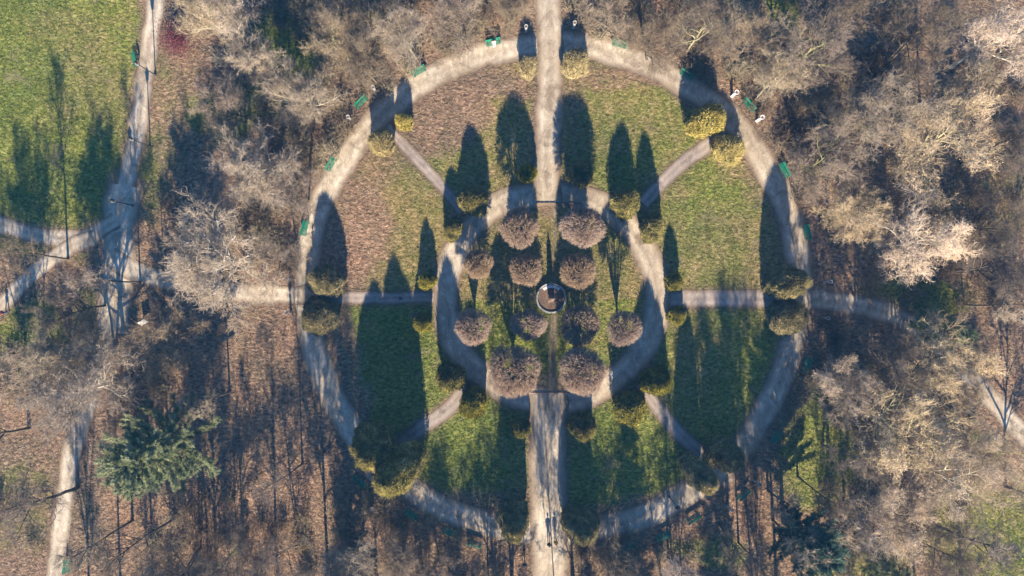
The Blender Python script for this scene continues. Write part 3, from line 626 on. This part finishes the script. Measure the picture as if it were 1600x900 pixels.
def thicket():
    g = np.random.default_rng(9);     px, py = g.uniform(-60, 1660, 9000), g.uniform(-60, 960, 9000); prob = np.zeros(9000)
    for x, y, r, p in THICK: prob = np.maximum(prob, p * np.clip(1.3 - np.hypot(px - x, py - y) / r, 0, 1))
    k = (g.random(9000) < prob * .42) & (path_dist(px, py) > 9) & (np.hypot(px - CX, py - CY) > 395); px, py = px[k], py[k]; out = Mesh2(); print('thicket shrubs', len(px))
    for x, y in zip(px, py):
        z = 1.0; c = np.array([(x - 800) / S * .98, (450 - y) / S * .98, 0]); H = g.uniform(1.2, 3.0); R = g.uniform(.8, 1.7); n = 85
        a = g.uniform(0, 6.283, n); e = g.uniform(.55, 1.45, n); d = np.stack([np.cos(a) * np.cos(e), np.sin(a) * np.cos(e), np.sin(e)], 1); Ls = H * g.uniform(.6, 1.1, n)
        o = c + np.stack([g.normal(0, R * .35, n), g.normal(0, R * .35, n), np.zeros(n)], 1)
        V, Q, T, mid, D2 = slivers(o, d, Ls, np.full(n, .024), .35, g); out.add(V, Q, T)
        m2 = np.repeat(mid, 3, 0) + np.repeat(D2, 3, 0) * (np.repeat(Ls, 3) * g.uniform(0, .4, 3 * n))[:, None]
        V, Q, T, _, _ = slivers(m2, np.repeat(D2, 3, 0) + g.normal(0, .6, (3 * n, 3)), g.uniform(.3, .8, 3 * n) * H * .35, np.full(3 * n, .019), .4, g); out.add(V, Q, T)
    m = twig_mat('thicket_twigs', [(0.38, (0.09, 0.06, 0.045)), (0.46, (0.21, 0.15, 0.11)), (0.54, (0.27, 0.225, 0.15)), (0.62, (0.44, 0.36, 0.27))], 0, 0.12)
    return out.mesh('undergrowth', m)
tag(link(bpy.data.objects.new('undergrowth', thicket())), 'tangled bare brushwood under the trees', 'undergrowth', kind='stuff')

# ------------------------------------------------------------------ clipped globe trees of the centre
GLOBES = [(811, 355, 32, 8.4, 'upper row, left of the monument shadow'), (912, 354, 35, 8.4, 'upper row, right of the monument shadow'), (747, 413, 24, 7.4, 'small one at the left by the inner ring path'), (822, 421, 27, 6.0, 'just left above the round monument'), (903, 424, 30, 6.0, 'just right above the round monument'),
          (739, 510, 29, 7.4, 'at the left by the inner ring path, lower one'), (826, 508, 27, 6.0, 'just left below the round monument'), (907, 508, 33, 6.0, 'just right below the round monument'), (976, 513, 28, 7.6, 'at the right by the inner ring path'),
          (803, 581, 43, 8.2, 'lowest row, wide crown left of the earth strip'), (911, 582, 39, 8.2, 'lowest row, wide crown right of the earth strip')]
gp = [globe_tree(51, low=True), globe_tree(52, low=True), globe_tree(53, low=True)]; gopen = globe_tree(54)
for i, (px, py, rp, h, lab) in enumerate(GLOBES):
    hc = h * .72; p = G(px, py, hc); r = rp / S * (CAM_H - hc) / CAM_H
    t = build('globe_tree', gopen if px in (976, 739) else gp[i % 3], (p.x, p.y, 0), i * 1.3, (r / 2.5 * (1 + .05 * math.sin(i * 5)), r / 2.5 * (1 - .05 * math.sin(i * 5)), h / 8.4))
    tag(t, 'round clipped reddish bare tree, ' + lab, 'tree', 'round clipped trees around the monument')

# ------------------------------------------------------------------ yews around the rings
YEWS = [  # px, py, radius px, height m, proto, label
    (825, 104, 16, 2.8, 'g', 'golden bush left of the main path at its upper end'), (901, 101, 19, 2.8, 'g', 'golden bush right of the main path at its upper end'),
    (631, 190, 14, 2.6, 'g', 'small golden bush right of the upper left spoke path'), (594, 222, 18, 3.8, 'g', 'golden bush left of the upper left spoke path'),
    (1106, 186, 27, 5.2, 'G', 'wide golden bush left of the upper right spoke path'), (1143, 232, 26, 3.4, 'G', 'wide golden bush right of the upper right spoke path'),
    (822, 271, 15, 3.6, 'y', 'green yew left of the main path by the inner ring'), (741, 315, 20, 4.4, 'y', 'green yew above the upper left of the inner ring'), (707, 357, 17, 3.6, 'y', 'green yew below the upper left spoke path'),
    (907, 272, 18, 4.2, 'y', 'green yew right of the main path by the inner ring'), (983, 317, 22, 4.6, 'Y', 'green yew above the upper right of the inner ring'), (1021, 356, 21, 5.4, 'Y', 'green yew below the upper right spoke path'),
    (665, 440, 14, 3.4, 'y', 'small yew above the left spoke path'), (661, 505, 13, 3.2, 'y', 'small yew below the left spoke path'), (1054, 439, 14, 3.2, 'y', 'small yew above the right spoke path'), (1058, 494, 13, 3.0, 'y', 'small yew below the right spoke path'),
    (706, 592, 23, 6.6, 'y', 'dark yew above the lower left spoke path'), (739, 632, 23, 5.6, 'Y', 'dark yew below the lower left spoke path'), (812, 672, 15, 4.4, 'y', 'small yew left of the lower main path'), (912, 668, 18, 4.6, 'y', 'dark yew right of the lower main path'),
    (981, 634, 27, 4.6, 'Y', 'wide yew left of the lower right spoke path'), (1027, 596, 23, 5.8, 'Y', 'yew right of the lower right spoke path'),
    (507, 442, 27, 5.0, 'o', 'large olive yew above the left path junction'), (499, 494, 27, 4.4, 'o', 'large olive yew below the left path junction'), (1232, 441, 27, 6.8, 'o', 'large olive yew above the right path junction'), (1234, 496, 27, 4.4, 'o', 'large olive yew below the right path junction'),
    (580, 700, 34, 9.5, 't', 'tall olive yew at the lower left, behind the bench'), (622, 738, 38, 12.0, 't', 'tallest olive yew at the lower left ring'),
    (1134, 716, 28, 6.0, 'o', 'olive yew right of the lower right spoke end'), (1094, 745, 24, 9.5, 't', 'olive yew left of the lower right spoke end'),
    (803, 820, 27, 8.2, 't', 'tall yew left of the main path at the bottom'), (908, 822, 27, 7.4, 't', 'tall yew right of the main path at the bottom')]
yp = {'g': yew(61, 3, 1.3, 'yew_golden', n=7000, pointy=1.4), 'G': yew(62, 4, 1.9, 'yew_golden', tips=3, n=11000, pointy=1.2, lump=.2), 'y': yew(63, 4, 1.3, 'yew', n=7000, pointy=.7, lump=.2),
      'Y': yew(64, 4.6, 1.7, 'yew', tips=3, n=10000, pointy=.8, lump=.22), 'o': yew(65, 5, 2.0, 'yew_olive', n=13000, pointy=.9, lump=.14), 't': yew(66, 9, 2.4, 'yew_olive', tips=4, n=26000, pointy=.5, lump=.15)}
yp2 = {'g': yew(161, 3, 1.3, 'yew_golden', n=7000, pointy=1.0, tips=2, lump=.2), 'G': yew(162, 4, 1.9, 'yew_golden', tips=4, n=11000, pointy=1.2, lump=.22), 'y': yew(163, 4, 1.3, 'yew', n=7500, pointy=.6, tips=2, lump=.22),
      'Y': yew(164, 4.6, 1.7, 'yew', tips=4, n=10000, pointy=.8, lump=.22), 'o': yew(165, 5, 2.0, 'yew_olive', n=13000, pointy=.7, tips=2, lump=.2), 't': yew(166, 9, 2.4, 'yew_olive', tips=3, n=26000, pointy=.5, lump=.2)}
PD = {'g': (3, 1.3), 'G': (4, 1.9), 'y': (4, 1.3), 'Y': (4.6, 1.7), 'o': (5, 2.0), 't': (9, 2.4)}
for i, (px, py, rp, h, kd, lab) in enumerate(YEWS):
    hh, rr = PD[kd]; hc = h * .5; p = G(px, py, hc); r = rp / S * (CAM_H - hc) / CAM_H * 1.05
    t = build('yew_bush', (yp if i % 2 else yp2)[kd], (p.x, p.y, 0), i * 2.1, (r / rr, r / rr, h / hh)); tag(t, lab, 'bush', 'yews flanking the paths')

# evergreens of the wood
for px, py, rp, h, mesh, nm, lab in [
    (250, 705, 88, 18, conifer(71, 18, 6.2, 'pine', 15, 10, .28, .02, .55, True), 'pine_tree', 'broad green pine with light needle tips beside the lower left path'),
    (1262, 850, 70, 12, conifer(72, 12, 4.4, 'pine_blue', 13, 10, .25, -.05, .45, True), 'pine_tree', 'dark blue green pine at the bottom right'),
    (1480, 520, 42, 9, conifer(73, 9, 2.6, 'pine', 10, 7, .15, -.1, .4), 'fir_tree', 'small dark green fir beside the right path'),
    (1400, 905, 40, 9, conifer(74, 9, 2.6, 'pine', 10, 7, .15, -.1, .4), 'fir_tree', 'green fir cut by the bottom edge at the right')]:
    hc = h * .6; p = G(px, py, hc); r = rp / S * (CAM_H - hc) / CAM_H; pr = {71: 5.4}.get(0, None)
    t = build(nm, mesh, (p.x, p.y, 0), 0.4, (1, 1, 1)); tag(t, lab, 'tree')
spr = conifer(75, 18, 3.4, 'pine_blue', 18, 9, .1, -.25, .3)
for px, py, h in ((1000, 1115, 19), (555, 960, 14), (1130, 1080, 17)):
    p = G(px, py); t = build('spruce_tree', spr, (p.x, p.y, 0), 0, (h / 18, h / 18, h / 18)); tag(t, 'dark spruce standing outside the bottom edge', 'tree', 'spruces outside the picture')
g = np.random.default_rng(81); fl = Mesh2(); n = 3500; C = g.normal(0, 1, (n, 3)) * np.array([1.0, 1.1, .6]) * .75 + np.array([0, 0, 1.2]); C[:, 2] = np.abs(C[:, 2]) + .1
fl.add(*flakes(C, norm(C), g.uniform(.05, .09, n), g)); st = Mesh2(); u = norm(np.abs(g.normal(0, 1, (60, 3))) * g.choice([-1, 1], (60, 3))); u[:, 2] = np.abs(u[:, 2]) + .5
V, Q, T, _, _ = slivers(np.zeros((60, 3)), u, g.uniform(1, 1.9, 60), np.full(60, .02), .2, g); st.add(V, Q, T)
p = G(275, 60, 1.2); t = build('red_bush', [('stems', st.mesh('stems', M['bark_dark'])), ('foliage', fl.mesh('foliage', M['red_leaf']))], (p.x, p.y, 0), 0, (1.25, 1.35, 1.1)); tag(t, 'dark red bush beside the upper left path', 'bush')

# ------------------------------------------------------------------ monument
mo = empty('monument', tuple(G(861, 466)[:2]) + (0,)); tag(mo, 'round walled stone monument with slim obelisk at the centre', 'monument')
n = 56; b = MB()
def annulus(b, r0, r1, z0, z1, a0=0, a1=2 * math.pi, n=56):
    vs = []; full = abs(a1 - a0 - 2 * math.pi) < 1e-6; m = n if full else n + 1
    for i in range(m):
        a = a0 + (a1 - a0) * i / n
        for r, z in ((r0, z0), (r1, z0), (r1, z1), (r0, z1)): vs.append((r * math.cos(a), r * math.sin(a), z))
    fs = []
    for i in range(n):
        j = (i + 1) % m
        for k in range(4): fs.append((i * 4 + k, i * 4 + (k + 1) % 4, j * 4 + (k + 1) % 4, j * 4 + k))
    if not full: fs += [(0, 1, 2, 3), (4 * n + 3, 4 * n + 2, 4 * n + 1, 4 * n)]
    b.add(vs, fs)
[annulus(b, 1.69, 1.88, 0, .60 + .012 * math.sin(q * 7), q * math.pi / 12 + .006, (q + 1) * math.pi / 12 - .006, 4) for q in range(24)]; b.build('ring_wall', M['stone_dark'], mo)
b = MB(); b.lathe([(1.68, 0.0), (1.68, .40), (1.2, .46)], 48); b.build('soil_bed', M['soil'], mo)
b = MB()
for i in range(9):
    a = math.radians(52 + i * 9.4); annulus(b, 1.30, 1.62, .40, .60 + .04 * (i % 2), a - .07, a + .07, 4)
b.build('sunlit_arc', M['white_stone'], mo)  # white slabs stand in for sunlight on the north wall's inner face
b = MB(); b.lathe([(.60, .44), (.60, .48), (.55, .52), (.58, 1.25), (.68, 1.32), (.68, 1.42), (.42, 1.5)], 4, square=True); b.build('plinth', M['brown_stone'], mo)
b = MB(); b.lathe([(.40, 1.5), (.36, 1.6), (.25, 3.5), (.12, 3.62), (.10, 3.8), (.02, 4.2)], 8); b.build('obelisk', M['brown_stone'], mo)
b = MB(); b.lathe([(.02, .0), (.10, .05), (.10, .12), (.03, .2)], 10, (1.15, -.55, .16)); b.build('lantern', M['white_stone'], mo)

# ------------------------------------------------------------------ benches
def make_bench():
    r = empty('park_bench')
    s = MB()
    for k in range(4): s.box((0, -.20 + k * .125, .44), (1.9, .085, .04))
    s.build('seat', M['bench_green'], r)
    s = MB()
    for k in range(3): s.box((0, .29 + k * .045, .56 + k * .135), (1.9, .035, .115), 0, -.30)
    s.build('backrest', M['bench_green'], r)
    for x in (-.72, .72):
        s = MB(); s.tube([(x, -.24, 0), (x, -.2, .22), (x, -.22, .41)], .028, 6); s.tube([(x, .36, 0), (x, .24, .25), (x, .26, .45), (x, .42, .90)], .028, 6); s.tube([(x, -.22, .40), (x, .27, .40)], .024, 6)
        s.tube([(x, -.22, .41), (x, -.2, .64), (x, .05, .67), (x, .33, .66)], .022, 6); s.build('leg', M['iron'], r)
    return r
BEN = [(771, 67, None, 'green bench with a seated person, above the ring path left of the main path'), (968, 70, None, 'green bench just right of the main path, above the ring path'), (1073, 118, None, 'green bench at the ring path left of the upper right junction'), (1170, 165, None, 'green bench beside bright white urn at the upper right junction'),
       (1225, 266, None, 'green bench half under twigs at the right ring path'), (1260, 363, None, 'green bench at the right ring path above the right junction'), (1260, 570, None, 'shaded green bench at the right ring path below the right junction'), (1212, 681, None, 'bluish shaded bench at the lower right ring path'),
       (1161, 771, None, 'shaded bench between two lamps at the lower right junction'), (1083, 808, None, 'dark bench below the lower right spoke end'), (1036, 836, None, 'dark bench at the bottom ring, second from the right'), (981, 852, None, 'dark bench at the bottom ring just right of the main path'),
       (742, 848, None, 'dark bench at the bottom ring just left of the main path'), (703, 830, None, 'dark bench at the bottom ring, second left of the main path'), (643, 803, None, 'shaded bench at the bottom ring right of the tall yews'), (563, 752, None, 'dark bench below the tall lower left yews'),
       (477, 357, None, 'green bench at the left ring path above the left junction'), (518, 257, None, 'green bench in half shade at the upper left ring path'), (565, 160, None, 'green bench at the upper left junction'), (655, 112, None, 'green bench veiled by twigs above the ring path'),
       (209, 92, -1.35, 'shaded bench at the edge of the left lawn'), (106, 884, 1.45, 'green bench at the lower left path')]
bench0 = make_bench()
bench_xy = []
for i, (px, py, a, lab) in enumerate(BEN):
    o = bench0 if i == 0 else copy_tree(bench0); p = G(px, py, .5)
    if a is None: a = math.atan2(-(py - CY), px - CX) - math.pi / 2       # back turned outwards
    o.location = (p.x, p.y, 0.0); o.rotation_euler = (0, 0, a); tag(o, lab, 'bench', 'green benches along the paths'); bench_xy.append((p, a))
bpy.context.view_layer.update()

# ------------------------------------------------------------------ urns on pedestals, lamps
def make_urn(mt):
    r = empty('stone_urn')
    MB().lathe([(.42, 0), (.42, .16), (.34, .22), (.34, 1.0), (.42, 1.08), (.42, 1.16)], 4, square=True).build('pedestal', M[mt], r)
    MB().lathe([(.20, 1.16), (.20, 1.22), (.09, 1.30), (.12, 1.38), (.34, 1.56), (.42, 1.80), (.50, 1.98), (.50, 2.04), (.42, 2.04), (.40, 1.98), (.30, 1.96)], 18).build('bowl', M[mt], r, True)
    MB().lathe([(.29, 1.955), (.29, 1.985), (.2, 2.02), (.02, 2.03)], 12).build('soil', M['soil'], r)
    return r
URN = [(822, 42, 'white urn left of the main path at the top'), (898, 36, 'white urn right of the main path at the top'), (583, 137, 'white urn right of the upper left junction'), (544, 183, 'white urn left of the upper left junction'), (1150, 145, 'bright white urn left of the bench at the upper right junction'), (1190, 184, 'white urn right of the bench at the upper right junction'),
       (447, 436, 'white urn above the path at the left junction'), (448, 488, 'white urn below the path at the left junction'), (1297, 440, 'white urn above the path at the right junction'), (1293, 497, 'white urn below the path at the right junction'), (1143, 796, 'white urn left of the lower right junction'), (1187, 757, 'white urn right of the lower right junction'),
       (581, 795, 'white urn below the tall lower left yews')]
u0 = make_urn('white_stone'); u1 = make_urn('stone')
for i, (px, py, lab) in enumerate(URN):
    wht = i in (4, 5); src = u0 if wht else u1; first = i == (4 if wht else 0)
    if not wht: lab = lab.replace('white', 'grey')
    o = src if first else copy_tree(src); p = G(px, py, 1.6); o.location = (p.x, p.y, 0); o.rotation_euler = (0, 0, math.atan2(-(py - CY), px - CX)); o.scale = (.55, .55, .95) if wht else (.48, .48, .9)
    tag(o, lab, 'urn', 'stone urns at the junctions')
def make_lamp():
    r = empty('street_lamp')
    MB().lathe([(.14, 0), (.14, .25), (.07, .35), (.055, 3.9), (.055, 4.0)], 8).build('pole', M['iron'], r)
    MB().lathe([(.08, 4.0), (.17, 4.08), (.24, 4.5), (.05, 4.55)], 8).build('glass', M['lamp_glass'], r)
    MB().lathe([(.27, 4.5), (.28, 4.56), (.12, 4.75), (.02, 4.9)], 8).build('cap', M['iron'], r)
    return r
l0 = make_lamp()
for i, (px, py, lab) in enumerate([(243, 117, 'dark lamp post opposite the bench at the left lawn'), (235, 229, 'dark lamp post beside the upper left path, below the bench'), (208, 321, 'dark lamp post at the fork of the left paths'), (819, 860, 'dark lamp post left of the main path at the bottom'), (1045, 775, 'dark lamp post at the lower ring near the right bench'), (640, 460, 'dark lamp post beside the left spoke path')][:5]):
    o = l0 if i == 0 else copy_tree(l0); p = G(px, py); o.location = (p.x, p.y, 0); tag(o, lab, 'lamp', 'lamp posts beside the paths')
b = MB(); b.box((0, 0, .9), (1.0, .06, .8), 0, -.5)
bo = empty('notice_board', tuple(G(229, 503)[:2]) + (0,), .5); b.build('panel', M['stone'], bo); b = MB(); b.tube([(-.4, 0, 0), (-.4, 0, .85)], .04, 6); b.tube([(.4, 0, 0), (.4, 0, .85)], .04, 6); b.build('posts', M['iron'], bo)
tag(bo, 'pale tilted board in the wood below the left path', 'board')
# low kerb stones where the main path meets the centre lawn
b = MB()
x = 838
while x < 905:
    l = R_.uniform(5, 9); p = G(x + l / 2, 317.5); b.box((p.x, p.y, .09), (l / S * .94, .14, .14), R_.uniform(-.03, .03)); x += l
o = b.build('kerb', M['brown_stone']); tag(o, 'row of low kerb stones at the top of the centre lawn', 'kerb')
b = MB(); x = 815
while x < 925:
    l = R_.uniform(5, 9); p = G(x + l / 2, 613.5); b.box((p.x, p.y, .09), (l / S * .94, .12, .14), R_.uniform(-.03, .03)); x += l
o = b.build('kerb', M['brown_stone']); tag(o, 'row of low kerb stones at the bottom of the centre lawn', 'kerb')

# ------------------------------------------------------------------ thin haze, added and tinted blue to lift the shadows
if HAZE:
    b = MB(); vs = [(x, y, z) for z in (-1, 88) for x, y in ((-140, -110), (140, -110), (140, 110), (-140, 110))]
    b.add(vs, [(3, 2, 1, 0), (4, 5, 6, 7), (0, 1, 5, 4), (1, 2, 6, 5), (2, 3, 7, 6), (3, 0, 4, 7)])
    hm = bpy.data.materials.new('haze'); hm.use_nodes = True; hn = hm.node_tree; hn.nodes.remove(hn.nodes['Principled BSDF']); pv = hn.nodes.new('ShaderNodeVolumePrincipled')
    pv.inputs['Color'].default_value = (0.14, 0.52, 1.0, 1); pv.inputs['Density'].default_value = HAZE; hn.links.new(pv.outputs[0], hn.nodes['Material Output'].inputs['Volume'])
    tag(b.build('haze', hm), 'thin haze tinted blue to lift the shadows', 'haze', kind='stuff')
# ------------------------------------------------------------------ people
def skin_obj(name, verts, edges, radii, mat, parent, sub=1, root=0):
    me = bpy.data.meshes.new(name); me.from_pydata(verts, edges, []); me.materials.append(mat); o = link(bpy.data.objects.new(name, me), parent)
    m = o.modifiers.new('skin', 'SKIN'); m.use_smooth_shade = True
    sv = me.skin_vertices[0].data if len(me.skin_vertices) else None
    if sv is None:
        bpy.context.view_layer.objects.active = o
        bm = bmesh.new(); bm.from_mesh(me); lay = bm.verts.layers.skin.verify(); bm.to_mesh(me); bm.free(); sv = me.skin_vertices[0].data
    for i, r in enumerate(radii): sv[i].radius = (r, r) if not isinstance(r, tuple) else r; sv[i].use_root = (i == root)
    s = o.modifiers.new('sub', 'SUBSURF'); s.levels = sub; s.render_levels = sub
    return o
def person(loc, rz, label, jacket, trousers, hair='hair', pose='walk', h=1.72):
    r = empty('person', loc, rz); r.scale = (h / 1.75,) * 3; tag(r, label, 'person', 'people in the park')
    # faces -y ; joints
    V = []; E = []; Rd = []
    def add(p, rad, par=None):
        V.append(p); Rd.append(rad)
        if par is not None: E.append((par, len(V) - 1))
        return len(V) - 1
    sit = pose == 'sit'; z0 = .50 if sit else .93
    pel = add((0, 0, z0), (.15, .11)); ws = add((0, 0, z0 + .18), (.13, .10), pel); ch = add((0, 0, z0 + .40), (.16, .11), ws); nk = add((0, -.01, z0 + .55), .055, ch); hd0 = add((0, -.015, z0 + .62), .06, nk); hd = add((0, -.02, z0 + .72), (.08, .10), hd0); add((0, -.02, z0 + .80), (.06, .075), hd)
    legs = []; arms = []
    for s, f in ((-1, 1), (1, -1)):
        hp = add((s * .09, 0, z0 - .04), .085, pel)
        if sit: kn = add((s * .11, -.42, .48), .06, hp); an = add((s * .12, -.46, .09), .04, kn)
        else: kn = add((s * .095, -.10 * f - .03, .50), .058, hp); an = add((s * .095, -.20 * f + .02, .09), .04, kn)
        add((V[an][0], V[an][1] - .15, .035), .03, an); legs.append((V[hp], V[kn], V[an]))
        sh = add((s * .19, 0, z0 + .46), .055, ch)
        if sit: el = add((s * .24, -.08, z0 + .20), .042, sh); wr = add((s * .14, -.28, z0 + .12), .028, el)
        else: el = add((s * .24, .06 * f, z0 + .18), .042, sh); wr = add((s * .25, -.04 + .02 * f, z0 - .04), .028, el)
        pm = add((V[wr][0], V[wr][1] - .03, V[wr][2] - .06), .03, wr); arms.append((V[sh], V[el], V[wr]))
        for k, ln in enumerate((.06, .075, .07, .055)):
            q = add((V[pm][0] + .008 * s, V[pm][1] - .03 + k * .02, V[pm][2] - .04), .009, pm); add((V[q][0] - s * .01, V[q][1], V[q][2] - ln * .7), .008, q)
        q = add((V[pm][0] - s * .02, V[pm][1] - .045, V[pm][2] + .01), .010, pm); add((V[q][0], V[q][1] - .015, V[q][2] - .04), .009, q)
    body = skin_obj('body', V, E, Rd, M['skin'], r)
    # jacket
    JV = [(0, 0, z0 - .02), (0, 0, z0 + .18), (0, 0, z0 + .41), (0, -.01, z0 + .50)]; JE = [(0, 1), (1, 2), (2, 3)]; JR = [(.175, .135), (.155, .125), (.185, .135), .08]
    for a in arms:
        n = len(JV); JV += [a[0], a[1], a[2]]; JE += [(2, n), (n, n + 1), (n + 1, n + 2)]; JR += [.078, .06, .042]
    skin_obj('jacket', JV, JE, JR, M[jacket], r)
    TV = [(0, 0, z0)]; TE = []; TR = [(.16, .12)]
    for l in legs:
        n = len(TV); TV += [l[0], l[1], l[2]]; TE += [(0, n), (n, n + 1), (n + 1, n + 2)]; TR += [.10, .075, .058]
    skin_obj('trousers', TV, TE, TR, M[trousers], r)
    for l in legs:
        x, y, z = l[2]; skin_obj('shoe', [(x, y + .05, .045), (x, y - .07, .045), (x, y - .17, .035)], [(0, 1), (1, 2)], [.045, .05, .035], M['c_dark'], r)
    hz = z0 + .72; b = MB()
    for rr, zz in ((.0, .135), (.06, .125), (.095, .09), (.107, .03), (.10, -.04)): pass
    b.lathe([(.098, -.05), (.112, 0), (.108, .05), (.085, .10), (.045, .128), (.01, .135)], 14, (0, .012, hz + .01)); b.build('hair', M[hair], r, True)
    b = MB(); b.tube([(0, -.10, hz + .015), (0, -.135, hz - .02), (0, -.10, hz - .025)], [.008, .016, .012], 6); b.build('nose', M['skin'], r)
    for s in (-1, 1):
        b = MB(); b.lathe([(.002, -.010), (.012, 0), (.002, .010)], 8, (s * .034, -.108, hz + .01)); b.build('eye', M['hair'], r)
        b = MB(); b.lathe([(.004, -.03), (.014, 0), (.004, .03)], 6, (s * .098, -.01, hz)); b.build('ear', M['skin'], r)
    b = MB(); b.box((0, -.115, hz - .055), (.045, .012, .010)); b.build('mouth', M['c_red'], r)
    return r
p1, p2 = G(858, 846), G(866, 843)
person((p1.x - .05, p1.y, .04), math.pi, 'person in a dark coat walking up the main path, on the left of a pair', 'c_dark', 'c_dark')
person((p2.x + .12, p2.y, .04), math.pi, 'person in a yellowish jacket walking on the right of the pair', 'c_yellow', 'c_dark', h=1.66)
p3 = G(627, 466); person((p3.x, p3.y, .03), -1.57, 'person in dark blue walking along the left spoke path', 'c_blue', 'c_dark')
p4 = G(12, 488); person((p4.x, p4.y, .03), 2.3, 'person in a red jacket on the far left path', 'c_red', 'c_blue')
bp, ba = bench_xy[0]
q = Matrix.Rotation(ba, 3, 'Z') @ Vector((0.05, .02, 0)); person((bp.x + q.x, bp.y + q.y, 0.06), ba, 'person in a pale pink top sitting on the bench above the ring path', 'c_pink', 'c_white', pose='sit')
